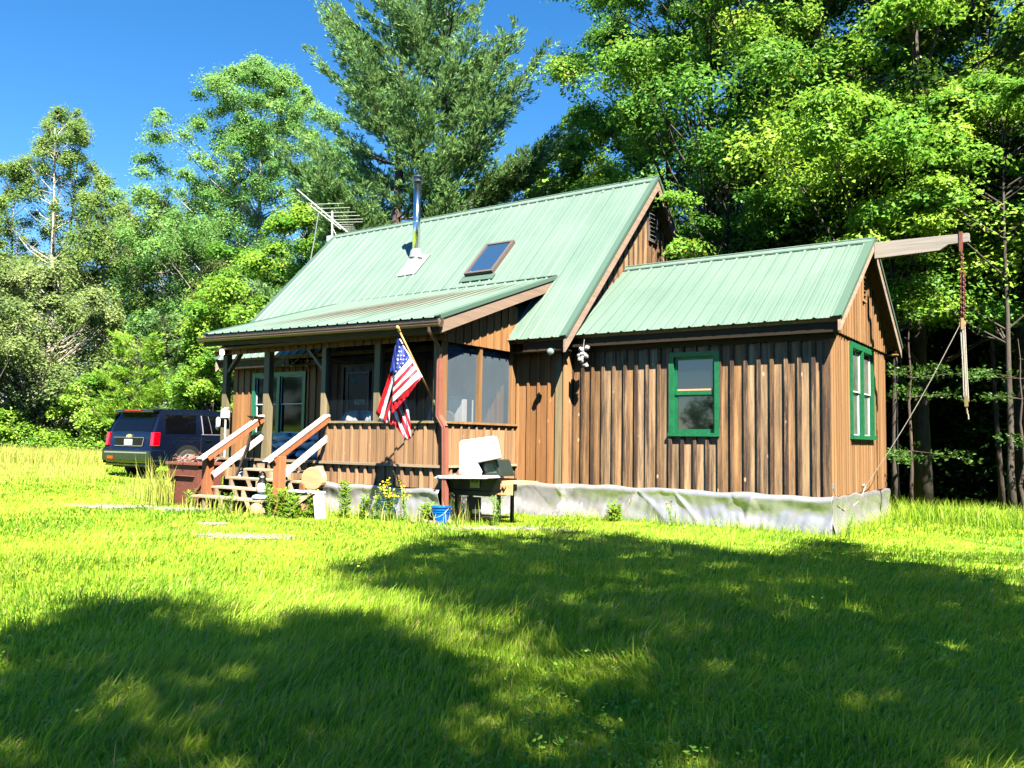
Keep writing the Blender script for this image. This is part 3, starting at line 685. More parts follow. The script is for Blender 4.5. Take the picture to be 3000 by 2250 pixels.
# door with glass, sign and sticker
mb = MB(); fr = FRONT(YM)
fr.box(mb, DO[0], DO[0] + .05, -.05, .03, DO[2], DO[3]); fr.box(mb, DO[1] - .05, DO[1], -.05, .03, DO[2], DO[3]); fr.box(mb, DO[0] + .05, DO[1] - .05, -.05, .029, DO[3] - .05, DO[3])
fr.box(mb, DO[0] + .05, DO[1] - .05, -.05, .0, DO[2], 1.7)
door = mb.build('door', mat('dark_door_paint', (.05, .035, .035), .5), cabin)
mb = MB(); fr.box(mb, -9.15, -8.56, .004, .018, 1.7, 1.72); fr.box(mb, -9.15, -9.132, .004, .018, 1.72, 2.62); fr.box(mb, -8.578, -8.56, .004, .018, 1.72, 2.62); fr.box(mb, -9.15, -8.56, .005, .017, 2.60, 2.63); mb.build('glazing_bead', mat('pale_bead', (.45, .5, .5), .5), door)
mb = MB(); fr.box(mb, DO[0] + .05, DO[1] - .05, -.04, .002, 1.7, DO[3] - .05); mb.build('pane', GLASS_D, door)
sg = MB(); fr.box(sg, -8.94, -8.66, .006, .012, 1.985, 2.085); sg = sg.build('sign', mat('sign_paper', (.55, .62, .6), .6), door)
text('lettering', 'Vote', .10, Matrix.Translation((-8.80, YM - .0135, 2.035)) @ Matrix.Rotation(R(90), 4, 'X'), BLACKM, sg)
st = MB(); st.lathe((-8.98, YM - .006, 2.465), [(.055, 0), (.055, .004)], 16, axis=(0, -1, 0)); st.build('sticker', mat('blue_sticker', (.03, .22, .5), .5), door)
# gutter, downspout
a, b = np.array([-10.58, PR[0][1] - .045, 3.187 - .10]), np.array([-4.79, PR[0][1] - .045, 3.108 - .10])
mb = MB(); prof = [(.055, .045), (.055, -.035), (-.03, -.035), (-.052, -.005), (-.045, .015), (-.06, .03), (-.06, .045), (-.052, .045), (-.04, .01), (-.045, -.005), (-.027, -.028), (.047, -.028), (.047, .045)]
n = len(prof); V = [A + (0, p[0], p[1]) for A in (a, b) for p in prof]
mb.add(V, [(i, (i + 1) % n, n + (i + 1) % n, n + i) for i in range(n)] + [tuple(range(n)), tuple(range(n, 2 * n))[::-1]])
mb.bar(a + (0, .066, .05), b + (0, .066, .05), .012, .09)
mb.build('gutter', GUTTER, cabin, label='brown gutter along the porch eave')
def ribpipe(mb, pts, w=.085, d=.065):
    for p, q in zip(pts[:-1], pts[1:]):
        mb.bar(p, q, w, d, up=(0, 1, .01))
        for k in (-1, 1):
            e = np.array([k * w * .25, -d * .5, 0]); mb.bar(np.array(p) + e, np.array(q) + e, w * .2, .012, up=(0, 1, .01))
mb = MB(); ribpipe(mb, [(-4.985, -2.70, 2.99), (-4.985, -2.70, 2.90), (-5.06, -2.36, 2.70), (-5.06, -2.355, 2.52)], .04, .035); mb.build('shaded_downspout_top', GUTTER, cabin)  # upper downspout; the darker gutter brown stands for eave shade
mb = MB(); ribpipe(mb, [(-5.06, -2.355, 2.54), (-5.06, -2.355, 1.67), (-4.925, -2.37, 1.50), (-4.885, -2.37, .24)])
mb.build('downspout', DOWNSP, cabin, bevel=.004, label='red-brown downspout at the porch corner')

# tarp skirting ----------------------------------------------
def tarp(pts, zt0, zt1, seed, name='tarp_skirting', flare=.05, amp=.055):
    """pts: polyline at the top; hangs to the ground, wrinkled and pinned at intervals"""
    rs = np.random.default_rng(seed); ph = rs.uniform(0, 6.28, 8)
    P = [np.array(p, float) for p in pts]; ln = [np.linalg.norm(q - p) for p, q in zip(P[:-1], P[1:])]; tot = sum(ln)
    nrmls = []
    for p, q in zip(P[:-1], P[1:]):
        d = nrm(q - p); nrmls.append(np.array([d[1], -d[0]]))
    pins = np.sort(rs.uniform(0, tot, max(4, int(tot / .33)))); slopes = rs.uniform(-1.2, 1.2, len(pins)); wid = rs.uniform(.10, .34, len(pins)); am = rs.uniform(-.7, 1, len(pins))
    def fn(u, v):
        s = u * tot; k = 0; acc = 0
        while k < len(ln) - 1 and s > acc + ln[k]: acc += ln[k]; k += 1
        t = (s - acc) / ln[k]; b = P[k] + (P[k + 1] - P[k]) * t
        nn_ = nrmls[k]
        zt_ = zt0 + (zt1 - zt0) * u + .008 * math.sin(s * 9 + ph[0]) - .02 * abs(math.sin(s * 2.6 + ph[1]))
        x, y = b; zb_ = ground(x, y) - .03
        z = zt_ + (zb_ - zt_) * v
        sw = .5 + .5 * math.sin(s * 2.3 + ph[0] + .8 * math.sin(s * 1.1)); vb = .22 + .40 * sw * (.6 + .4 * abs(math.sin(s * 1.7))) + .07 * math.sin(s * 8 + ph[5]) + .04 * math.sin(s * 19)
        sm = lambda q: max(0, min(1, q)) ** 2 * (3 - 2 * max(0, min(1, q)))
        o = .012 + amp * (.75 + .25 * sw) * (1 - sm(v / vb)) * min(1, v * 9) + (flare + .02 * sw) * sm((v - vb * .8) / (1 - vb * .8))
        for pp, sl, wd, a_ in zip(pins, slopes, wid, am):
            q = (s - pp - sl * v * .55) / (wd * (.06 + .45 * v)); o += amp * 1.15 * a_ * math.exp(-abs(q)) * min(1, v * 4) * (1 - .35 * v)
        o += .007 * math.sin(s * 21 + 5 * v + ph[2]) * v + .010 * math.sin(s * 6 - 9 * v + ph[3]) * math.sin(v * 3.14)
        o += .006 * math.sin(s * 43 + 9 * v * math.sin(s * 2) + ph[4]) * v
        o = max(o, .008)
        return (x + nn_[0] * o, y + nn_[1] * o, z)
    mb = MB(); mb.grid(fn, int(tot / .02), 26)
    mb.build(name, TARP, cabin, smooth=True, solid=.004)
tarp([(XM + .02, -.035), (0.055, -.035)], .645, .625, 3)
tarp([(.035, -.06), (.035, WD)], .628, .61, 8, amp=.022, flare=.03)
tarp([(XP + .02, YM - .035), (XM + .02, YM - .035), (XM + .045, -.04)], .64, .65, 5, amp=.035)
tarp([(XP + .03, YP), (XP + .03, YM - .05)], .585, .63, 6, amp=.03)
tarp([(-7.55, YP - .035), (XP + .03, YP - .035)], .60, .585, 11, amp=.05, flare=.09)
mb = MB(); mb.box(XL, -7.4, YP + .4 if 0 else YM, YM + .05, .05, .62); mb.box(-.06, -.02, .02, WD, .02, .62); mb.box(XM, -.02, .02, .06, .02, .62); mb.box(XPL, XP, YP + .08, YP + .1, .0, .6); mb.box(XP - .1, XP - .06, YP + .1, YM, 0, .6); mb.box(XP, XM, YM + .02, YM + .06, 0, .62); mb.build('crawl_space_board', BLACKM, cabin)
# hoist beam, part of the wing
mb = MB(); mb.prism([(.235, 1.90, 4.275), (1.16, 1.90, 4.30), (1.28, 1.90, 4.375), (1.56, 1.90, 4.385), (1.56, 1.90, 4.515), (.235, 1.90, 4.535)], (0, .09, 0)); mb.build('hoist_beam', W_BEAM, cabin, label='silvery weathered beam jutting out under the wing ridge', bevel=.004)
# meter box and conduit on the left post
mb = MB(); mb.box(-10.33, -10.17, -2.36, -2.27, 1.66, 1.80); mb.prism([(-10.33, -2.36, 1.80), (-10.17, -2.36, 1.80), (-10.20, -2.30, 1.86), (-10.30, -2.30, 1.86)], (0, .03, 0)); jb = mb.build('junction_box', mat('grey_box_metal', (.6, .62, .65), .4, metal=.3), cabin, bevel=.006)
mb = MB(); mb.tube([(-10.21, -2.33, 1.66), (-10.20, -2.33, .93)], .016, 10); mb.tube([(-10.21, -2.33, 1.35), (-10.21, -2.33, 1.38)], .022, 10); mb.tube([(-10.21, -2.33, 1.1), (-10.21, -2.33, 1.13)], .022, 10); mb.build('conduit', mat('grey_conduit', (.6, .6, .6), .4), jb)
mb = MB(); mb.lathe((-10.47, -2.26, 1.56), [(.10, 0), (.12, .02), (.12, .05), (.09, .07)], 24, axis=(-.6, -1, 0)); mb.build('meter_dial', PLWHITE, jb)

# ---------------------------------------------------------------- porch steps
steps = empty('porch_steps', (-8.3, -2.9, .1), 'open wooden porch steps with two red-brown posts and bleached handrails', 'steps')
for k in range(1, 5):
    y = YP - .28 * k; z = ZD - .145 * k; x0 = -9.28 - (.02 if k == 4 else 0)
    mb = MB(); mb.box(x0 - (.12 if k == 4 else 0), -7.44, y - .14, y + .11, z - .035, z); mb.build('tread', W_TREAD, steps, bevel=.004)
for x in (-9.12, -8.42, -7.62):
    mb = MB(); P = [(x, YP - .03, ZD - .06)]
    for k in range(1, 5):
        y = YP - .28 * k; z = ZD - .145 * k - .036
        P += [(x, y + .11, P[-1][2]), (x, y + .11, z), ]
    P += [(x, YP - .28 * 4 - .12, P[-1][2]), (x, YP - .28 * 4 - .12, .05), (x, YP - .28 * 4 + .2, .05), (x, YP - .03, .5)]
    mb.prism(P, (.045, 0, 0)); mb.build('stringer', W_TREAD, steps)
for x, zb_ in ((-9.33, .08), (-7.50, .08)):
    mb = MB(); mb.box(x - .07, x + .07, -3.36, -3.22, zb_, 1.02); mb.build('newel_post', W_RED, steps, bevel=.004)
for x in (-9.24, -7.56):
    sgn = -1 if x < -8 else 1
    mb = MB(); mb.bar((x, -3.52, .925), (x, -2.27, 1.70), .14, .04); mb.build('handrail', W_RAIL, steps, bevel=.003)
    mb = MB(); mb.bar((x + .05, -3.40, .945), (x + .05, -2.27, 1.645), .04, .09); mb.build('handrail_support', W_RED, steps)
    mb = MB(); mb.bar((x + .03, -3.28, .66), (x + .03, -2.27, 1.33), .045, .09); mb.build('lower_rail', W_RAIL, steps)

# ---------------------------------------------------------------- flag on its pole
flag = empty('flag_on_pole', (-5.10, -2.37, 1.836), 'stars and stripes flag hanging from a wooden pole on the porch corner post', 'flag')
pb = np.array([-5.14, -2.335, 1.836]); pt_ = np.array([-5.08, -3.25, 2.862])
mb = MB(); mb.tube([pb + (pt_ - pb) * .04, pt_], .0125, 10); mb.lathe(pt_ - nrm(pt_ - pb) * .03, [(.013, 0), (.024, .02), (.02, .05), (.028, .075), (.022, .10), (.006, .115)], 14, axis=pt_ - pb); mb.build('pole', mat('varnished_pole', (.55, .33, .12), .4), flag, smooth=True)
mb = MB(); mb.tube([pb + (0, .04, -.03), pb + nrm(pt_ - pb) * .10], .019, 10); mb.box(-5.17, -5.11, -2.30, -2.275, 1.78, 1.86); mb.build('bracket', mat('cast_bracket', (.5, .48, .4), .4, metal=.7), flag)
def fpt(u, v, d):        # a point of the cloth, d metres in front of the porch wall
    d_ = AX_F + AX_R * (1100 + u / 4.364 - CX) / FOC - AX_U * (950 + v / 4.364 - CY) / FOC
    t = (YP - d - CAM[1]) / d_[1]; return CAM + d_ * t
FR = mat('flag_red', (.72, .012, .03), .6); FW = mat('flag_white', (.80, .80, .80), .6); FB = mat('flag_blue', (.012, .03, .22), .6)
def depth(u, v):        # cloth leaves the sloping pole and sags back under its own weight with soft folds
    base = .93 - .62 * np.clip((u - 290) / 300, 0, 1) * np.clip(1 - (v - 200) / 520, 0, 1)
    return base - .10 * np.clip((v - 600) / 700, 0, 1) + .022 * math.sin(u * .045 + v * .012) + .012 * math.sin(u * .11 - v * .02)
def cloth(quads, m, name, dd=0.0, parent=None):
    mb = MB()
    for (a, b, c, d) in quads:
        def fn(s, t):
            u = (a[0] * (1 - s) + b[0] * s) * (1 - t) + (d[0] * (1 - s) + c[0] * s) * t
            v = (a[1] * (1 - s) + b[1] * s) * (1 - t) + (d[1] * (1 - s) + c[1] * s) * t
            return fpt(u, v, depth(u, v) + dd)
        mb.grid(fn, 10, 10)
    return mb.build(name, m, parent or flag, smooth=True, solid=.003)
canton = cloth([((288, 178), (302, 185), (436, 440), (250, 655))], FB, 'canton')
cloth([((270, 172), (290, 176), (244, 645), (180, 628))], FB, 'canton_fold', -.03)
mb = MB()
def star(u, v, r):
    c = np.array([u, v]); V = []
    for k in range(10):
        a = -math.pi / 2 + k * math.pi / 5 + .1; rr = r if k % 2 == 0 else r * .4
        uu, vv = u + rr * math.cos(a), v + rr * math.sin(a); V.append(fpt(uu, vv, depth(uu, vv) + .006))
    cc = fpt(u, v, depth(u, v) + .006); mb.add([cc] + V, [(0, i + 1, (i + 1) % 10 + 1) for i in range(10)])
for (u, v, r) in ((306, 292, 13), (302, 346, 13), (331, 346, 11), (293, 398, 17), (327, 398, 9), (362, 401, 15), (286, 450, 17), (325, 448, 9), (357, 450, 15), (396, 450, 14), (277, 500, 16), (322, 502, 9), (352, 499, 15), (272, 551, 16), (317, 551, 13), (266, 602, 16)): star(u, v, r)
mb.build('stars', FW, canton)
Rg = [(438, 440), (466, 492), (492, 530), (513, 575), (540, 605), (562, 650), (592, 676)]
Lf = [(250, 655), (238, 745), (226, 818), (222, 868), (218, 925), (212, 1010), (205, 1060)]
cols = [FW, FR, FW, FR, FW, FR]
for m_, nm in ((FW, 'white_stripes'), (FR, 'red_stripes')):
    q = [(Lf[k], Rg[k], Rg[k + 1], Lf[k + 1]) for k in range(6) if cols[k] is m_]
    if m_ is FR: q = q[:2] + [((212, 1010), (575, 668), (594, 676), (395, 950)), ((212, 1010), (395, 950), (300, 1045), (207, 1150))]
    else: q[2] = ((218, 925), (540, 605), (577, 668), (212, 1010))
    cloth(q, m_, nm)
cloth([((300, 186), (318, 190), (600, 668), (588, 678)), ], FW, 'hoist_band', .006)
cloth([((182, 630), (222, 642), (45, 1200), (4, 1135)), ((232, 860), (222, 930), (130, 1265), (84, 1255)), ((222, 930), (206, 1050), (222, 1290), (172, 1286))], FR, 'red_stripes', -.05)
cloth([((222, 642), (246, 655), (86, 1255), (28, 1240)), ((206, 1000), (214, 1140), (172, 1286), (130, 1265)), ((240, 660), (236, 745), (215, 950), (206, 1000))], FW, 'white_stripes', -.06)
U0, U1, D0, D1 = np.array([395., 945]), np.array([195., 1175]), np.array([432., 1160]), np.array([248., 1320])
mids = [(432, 1160), (447, 1265), (449, 1370), (455, 1440), (420, 1478), (382, 1472), (262, 1310)]
for m_, nm in ((FW, 'white_stripes'), (FR, 'red_stripes')):
    q = []
    for k in range(6):
        if (k % 2 == 0) == (m_ is FW):
            a = U0 + (U1 - U0) * k / 6; b = U0 + (U1 - U0) * (k + 1) / 6
            q.append((tuple(a), tuple(mids[k]), tuple(mids[k + 1]), tuple(b)))
    cloth(q, m_, nm, -.09)

# ---------------------------------------------------------------- chain hoist
hoist = empty('chain_hoist', (1.455, 1.945, 1.75), 'rusty chain and rope block and tackle hanging from the beam end', 'hoist')
mb = MB(); mb.box(1.425, 1.475, 1.888, 1.90, 4.25, 4.535); mb.box(1.425, 1.475, 1.99, 2.002, 4.25, 4.535); mb.box(1.425, 1.475, 1.888, 2.002, 4.535, 4.547); mb.build('strap', RUST, hoist)
mb = MB()
def chain(mb, top_, bot_, n, w):
    top_ = np.array(top_); bot_ = np.array(bot_); d = (bot_ - top_) / n; L_ = np.linalg.norm(d) * .72
    for k in range(n):
        c = top_ + d * (k + .5); ex = np.array([1, 0, 0]) if k % 2 else np.array([.2, 1, 0]); ex = nrm(ex)
        pts = [c + ex * w * math.cos(a) + nrm(d) * L_ * math.sin(a) for a in np.linspace(0, 2 * math.pi, 11)]
        mb.tube(pts, .0075, 5, cap=False)
chain(mb, (1.45, 1.945, 4.25), (1.45, 1.945, 3.95), 8, .02); chain(mb, (1.435, 1.945, 3.97), (1.437, 1.945, 3.27), 18, .02); chain(mb, (1.475, 1.935, 3.95), (1.462, 1.94, 3.25), 18, .02); chain(mb, (1.45, 1.97, 3.9), (1.45, 1.95, 3.4), 12, .02)
mb.build('chain', RUST, hoist)
mb = MB(); mb.lathe((1.445, 1.925, 3.17), [(.02, 0), (.045, .004), (.045, .036), (.02, .04)], 16, axis=(0, 1, 0)); mb.box(1.425, 1.465, 1.918, 1.924, 3.08, 3.25); mb.build('pulley_block', mat('wooden_block', (.45, .25, .1), .5), hoist)
mb = MB(); mb.lathe((1.472, 1.925, 2.02), [(.02, 0), (.04, .004), (.04, .036), (.02, .04)], 16, axis=(0, 1, 0)); mb.box(1.45, 1.495, 1.918, 1.972, 1.93, 2.09); mb.tube([(1.472, 1.945, 1.93), (1.475, 1.945, 1.88), (1.49, 1.945, 1.85)], .01, 8); mb.build('pulley_block', mat('brass_block', (.4, .3, .15), .4, metal=.6), hoist)
mb = MB()
for k, (dx, dy) in enumerate(((-.03, 0), (-.012, .02), (.008, -.01), (.026, .01))):
    mb.tube([(1.445 + dx, 1.945 + dy, 3.15), (1.46 + dx * .9, 1.945 + dy, 2.6), (1.472 + dx, 1.945 + dy, 2.05)], .009, 6)
mb.tube([(1.475, 1.945, 1.93), (1.478, 1.945, 1.85), (1.494, 1.945, 1.80), (1.497, 1.945, 1.74)], .009, 6)
mb.build('fall_rope', ROPE, hoist)
mb = MB(); A = np.array([1.41, 1.93, 3.15]); B = np.array([.06, 1.905, .70])
mb.tube([A + (B - A) * t + np.array([0, 0, -.10 * math.sin(math.pi * t)]) for t in np.linspace(0, 1, 14)], .0055, 6)
mb.tube([(.06, 1.905, .70), (.05, 1.6, .52), (.05, 1.1, .42), (.05, .6, .40), (.05, .25, .48), (.04, .03, .75)], .007, 6); mb.build('tail_rope', ROPE, hoist)
mb = MB(); mb.lathe((.02, 1.905, .705), [(.03, 0), (.03, .03)], 12, axis=(1, 0, 0)); mb.box(.03, .05, .0, .05, .73, .80); mb.build('cleat', FLASH, hoist)

# ---------------------------------------------------------------- TV antenna on the left ridge end
ant = empty('tv_antenna', (-13.05, 2.8, 6.3), 'large silvery rooftop aerial on a short mast at the left ridge end', 'antenna')
mb = MB(); mb.tube([(-13.06, 2.8, 6.20), (-13.10, 2.8, 7.2)], .028, 10); mb.build('mast', ALU, ant)
mb = MB(); mb.box(-13.22, -13.08, 2.74, 2.86, 6.40, 6.55); mb.tube([(-13.07, 2.8, 6.75), (-12.86, 2.8, 6.45)], .01, 6); mb.build('mast_bracket', ALU, ant)
ba, bb = np.array([-14.50, 2.8, 8.0]), np.array([-12.50, 2.8, 6.56])
mb = MB(); mb.tube([ba, bb], .018, 8); mb.tube([ba + (.55, 0, -.52), ba + (1.75, 0, -1.33)], .014, 8)
for t in (.30, .5, .7): mb.tube([ba + (bb - ba) * t, ba + (bb - ba) * t + (0, 0, -.13)], .01, 6)
mb.build('boom', ALU, ant)
els = []
for t, l in [(.36, 1.25), (.46, 1.3), (.56, 1.3), (.64, 1.3), (.72, 1.25), (.78, 1.1), (.83, .6), (.87, .55), (.91, .5), (.95, .45), (.99, .4)]:
    c = ba + (bb - ba) * t; mb = MB(); q = np.array([l * .70, .16 * l, -.045 * l])
    mb.tube([c - q * .05, c + q], .009 if l > 1 else .006, 6); mb.tube([c, c + np.array([-.35, -1, .02]) * l * .14], .006, 6)
    mb.build('element', ALU, ant)
mb = MB(); mb.tube([(-13.62, 2.8, 7.22), (-13.85, 2.9, 6.6), (-14.05, 2.95, 6.0)], .014, 6); mb.build('stay_rod', ALU, ant)

# ---------------------------------------------------------------- small things on the cabin
lamp = empty('floodlight', (-10.30, -2.40, 2.9), 'twin-headed floodlight with one bright bulb under the left end of the porch eave', 'lamp')
mb = MB(); mb.lathe((-10.30, -2.33, 2.90), [(.03, 0), (.045, .05), (.06, .09), (.062, .10)], 18, axis=(.35, -1, -.25)); mb.box(-10.34, -10.26, -2.335, -2.30, 2.86, 2.94); hd = mb.build('lamp_head', BROWN_M, lamp)
mb = MB(); mb.lathe(np.array([-10.30, -2.33, 2.90]) + nrm((.35, -1, -.25)) * .095, [(.05, 0), (.045, .018), (.02, .03)], 18, axis=(.35, -1, -.25)); mb.build('bulb', mat('bright_bulb', (1, .86, .8), .4, emit=9), lamp, smooth=True)  # emission makes the bulb bright
mb = MB(); mb.lathe((-10.42, -2.34, 2.89), [(.025, 0), (.04, .04), (.05, .10), (.045, .11)], 18, axis=(-.8, -.5, -.3)); mb.build('lamp_head', mat('amber_lamp', (.45, .24, .06), .4), lamp)

gl = MB(); gl.lathe((-4.162, -.665, 2.762), [(.005, -.062), (.03, -.055), (.052, -.033), (.062, 0), (.052, .033), (.03, .055), (.012, .062)], 22); gl = gl.build('glass_globe', mat('milky_glass', (.20, .30, .28), .1, col2=(.08, .15, .17), scale=25, spec=.8), None, smooth=True)
tag(gl, 'small glassy globe hanging under the eave corner', 'globe')
mb = MB()
rs = np.random.default_rng(5)
for k in range(26):
    c = np.array([-3.77 + rs.normal(0, .045), -.30 + rs.normal(0, .035), 2.685 + rs.normal(0, .065)]); r_ = rs.uniform(.028, .052)
    mb.lathe(c, [(r_ * .3, -r_), (r_ * .95, -r_ * .4), (r_ * rs.uniform(.8, 1.1), r_ * .4), (r_ * .4, r_)], 7, axis=rs.normal(0, 1, 3))
nest = mb.build('shell_ornament', mat('crumpled_white', (.55, .53, .54), .5, col2=(.05, .045, .045), scale=20), None)
tag(nest, 'lumpy black and white ornament hung beside the globe at the wing eave', 'ornament')
mb = MB(); mb.tube([(-3.78, -.29, 2.74), (-3.78, -.24, 2.99)], .004, 5); link_ = mb.build('cord', ROPE, nest)

BONE = mat('bone_antler', (.55, .48, .36), .5)
def antler(x, s, lab):
    t = empty('antlers', (x, -1.35, 2.9), lab, 'antlers', 'antlers hung under the porch roof')
    for sg in (-1, 1):
        mb = MB(); base = np.array([x + .05 * sg, -1.3, 2.86])
        pts = [base + np.array([sg * s * (.1 + .5 * math.sin(a)), -.12 * math.sin(a), -s * .55 * math.sin(a * .95) - .0]) + np.array([sg * -s * .25 * max(0, a - 1.2), 0, 0]) for a in np.linspace(0, 2.1, 9)]
        mb.tube(pts, [.014, .014, .013, .012, .011, .01, .009, .007, .003], 7)
        for k in (3, 5): mb.tube([pts[k], pts[k] + np.array([sg * .02, -.05, .09])], [.008, .002], 6)
        mb.build('antler', BONE, t, smooth=True)
antler(-9.95, .30, 'small pale antlers above the middle porch post'); antler(-9.30, .36, 'larger curved antlers hung right of the middle porch post')
BAG = mat('blue_grey_feed_bag', (.50, .64, .74), .5, col2=(.18, .32, .48), scale=5)
labs = ['crumpled blue-grey bag lying topmost on the left of the porch pile', 'blue-grey bag topmost on the right of the porch pile', 'blue-grey bag second from the top of the left porch pile', 'blue-grey bag second from the top of the right porch pile', 'blue-grey bag at the bottom of the left porch pile', 'blue-grey bag at the bottom of the right porch pile']
bags = []
for k, (x, z, lab) in enumerate([(-9.95, 1.30, labs[0]), (-9.30, 1.33, labs[1]), (-10.0, 1.16, labs[2]), (-9.28, 1.17, labs[3]), (-9.98, 1.0, labs[4]), (-9.25, 1.0, labs[5])]):
    mb = MB(); rs = np.random.default_rng(k)
    ph = rs.uniform(0, 6, 4)
    def fn(u, v):
        a = 2 * math.pi * u; b_ = math.pi * (v - .5)
        cx_ = np.sign(math.cos(a)) * abs(math.cos(a)) ** .6 * math.cos(b_) ** .5; cy_ = np.sign(math.sin(a)) * abs(math.sin(a)) ** .6 * math.cos(b_) ** .5
        w_ = 1 + .06 * math.sin(5 * a + ph[0]) + .05 * math.sin(9 * v + ph[1])
        return (x + .36 * cx_ * w_, -1.0 + .27 * cy_ * w_, z + .085 * math.sin(b_) * (1 + .25 * math.sin(3 * a + ph[2])) + .02 * math.sin(8 * cx_ + ph[3]))
    mb.grid(fn, 36, 12); o = mb.build('feed_bag', BAG, None, smooth=True); tag(o, lab, 'bag', 'bags stacked on the open porch')
mb = MB(); 
for k in range(5): mb.box(-10.3 + k * .28, -10.1 + k * .28, -1.3, -.7, ZD + .0, ZD + .03)
# things behind the screens
mb = MB(); mb.box(-5.86, -5.56, -1.15, -.85, ZD, 2.0); pr = mb.build('cabinet_body', PLWHITE, None, bevel=.01)
pur = empty('white_cabinet', (-5.7, -1.0, ZD), 'tall narrow white cabinet behind the side screen', 'cabinet')
pr.parent = pur; pr.matrix_parent_inverse = pinv(pur)
mb = MB(); mb.box(-5.84, -5.58, -1.13, -.87, 2.0, 2.06); mb.build('lid', mat('pale_lid', (.6, .65, .66), .4), pur, bevel=.01)
ch = empty('porch_chair', (-5.6, -1.45, ZD), 'chair with a rounded grey back seen through the side screen', 'chair')
CHM = mat('grey_chair_plastic', (.25, .23, .22), .6)
mb = MB()
P = [(-5.88, -1.62, 1.42), (-5.85, -1.66, 1.75), (-5.75, -1.66, 1.80), (-5.45, -1.62, 1.78), (-5.38, -1.60, 1.72), (-5.38, -1.58, 1.42)]
mb.prism(P, (.0, .03, 0)); mb.build('backrest', CHM, ch, bevel=.01)
mb = MB(); mb.box(-5.88, -5.38, -1.62, -1.15, 1.36, 1.41); mb.build('seat', CHM, ch, bevel=.01)
for (x, y) in ((-5.85, -1.6), (-5.42, -1.6), (-5.85, -1.2), (-5.42, -1.2)):
    mb = MB(); mb.box(x - .02, x + .02, y - .02, y + .02, ZD, 1.37); mb.build('leg', CHM, ch)
rs = np.random.default_rng(11)
BUN = mat('white_bundle_cloth', (.62, .66, .70), .7, col2=(.4, .44, .48), scale=7)
for k, (x, wd, lab) in enumerate(((-7.25, .34, 'pale wrapped bundle at the left behind the front screen'), (-6.78, .26, 'pale tangled bundle at the right behind the front screen'))):
    mb = MB(); ph = rs.uniform(0, 6, 4)
    def fn(u, v):
        a = 2 * math.pi * u; b_ = math.pi * (v - .5); q = 1 + .13 * math.sin(4 * a + ph[0]) * math.cos(b_) + .09 * math.sin(11 * a + 6 * v + ph[1]) * math.cos(b_)
        return (x + wd * math.cos(a) * math.cos(b_) * q, -1.80 + .3 * math.sin(a) * math.cos(b_) * q, 1.60 + .20 * math.sin(b_) * q)
    mb.grid(fn, 40, 16); o = mb.build('wrapped_bundle', BUN, None, smooth=True); tag(o, lab, 'bundle', 'bundles behind the front screen')
mb = MB(); mb.box(-7.6, -6.4, -2.1, -1.45, 1.36, 1.40)
for (x, y) in ((-7.55, -2.05), (-6.45, -2.05), (-7.55, -1.5), (-6.45, -1.5)): mb.box(x - .025, x + .025, y - .025, y + .025, ZD, 1.36)
o = mb.build('porch_bench', W_POST, None); tag(o, 'plain wooden bench under the bundles on the screened porch', 'bench')
mb = MB()
def fn(u, v): return (-5.75 + .45 * u + .03 * math.sin(9 * v), -1.9 - .12 * math.sin(3 * u), 1.42 + (1.05 * u ** 2.2 + .15) * v)
mb.grid(fn, 16, 12); o = mb.build('draped_sheet', mat('grey_sheet', (.30, .30, .32), .7), None, smooth=True, solid=.006); tag(o, 'grey sheet draped inside the screened porch corner', 'sheet')
# shovel leaning on the post
sh = empty('long_handled_tool', (-9.35, -2.75, .65), 'long black tool leaning on the left handrail with a flat head up', 'tool')
mb = MB(); mb.tube([(-9.0, -2.95, .66), (-9.15, -2.62, 1.2), (-9.28, -2.42, 1.68)], .022, 8); mb.build('handle', BLACK, sh)
mb = MB(); mb.prism([(-9.52, -2.40, 1.70), (-9.02, -2.46, 1.68), (-9.0, -2.44, 1.645), (-9.3, -2.40, 1.60)], (0, .03, .0)); mb.build('head', BLACK, sh)

# ---------------------------------------------------------------- yard things
grill = empty('gas_grill', (-4.6, -1.9, .1), 'dark barbecue grill with wooden side shelf by the porch wall', 'grill')
GRN = mat('grey_green_lid', (.018, .03, .025), .4)
mb = MB(); mb.prism([(-4.80, -2.12, .76), (-4.06, -2.12, .80), (-4.08, -2.12, .86), (-4.16, -2.12, 1.045), (-4.72, -2.12, 1.0)], (0, .36, 0)); lid = mb.build('lid', GRN, grill, bevel=.02)
mb = MB(); mb.hexa([(-4.66, -2.125, .82), (-4.14, -2.125, .845), (-4.14, -2.118, .845), (-4.66, -2.118, .82), (-4.62, -2.125, .96), (-4.205, -2.125, .99), (-4.205, -2.118, .99), (-4.62, -2.118, .96)]); mb.build('window', mat('lid_window', (.10, .14, .115), .35), lid)
mb = MB(); mb.box(-5.05, -4.06, -2.14, -1.7, .58, .76); mb.prism([(-5.05, -2.14, .58), (-4.06, -2.14, .58), (-4.25, -2.14, .5), (-4.9, -2.14, .5)], (0, .44, 0)); mb.build('firebox', BLACK, grill, bevel=.01)
mb = MB(); mb.box(-4.0 - .18, -3.68, -2.1, -1.72, .70, .735); mb.box(-4.22, -3.86, -2.13, -2.10, .54, .70); sh_ = mb.build('side_shelf', W_PALE, grill)
mb = MB(); mb.tube([(-4.08, -2.14, .64), (-4.04, -2.145, .60), (-4.02, -2.14, .65), (-3.98, -2.145, .61), (-3.96, -2.14, .65)], .008, 6); mb.build('handle', BLACK, grill)
for (x, y) in ((-4.90, -2.08), (-4.12, -2.08), (-4.90, -1.74), (-4.12, -1.74)):
    mb = MB(); mb.box(x - .022, x + .022, y - .022, y + .022, .06, .58); mb.build('leg', BLACK, grill)
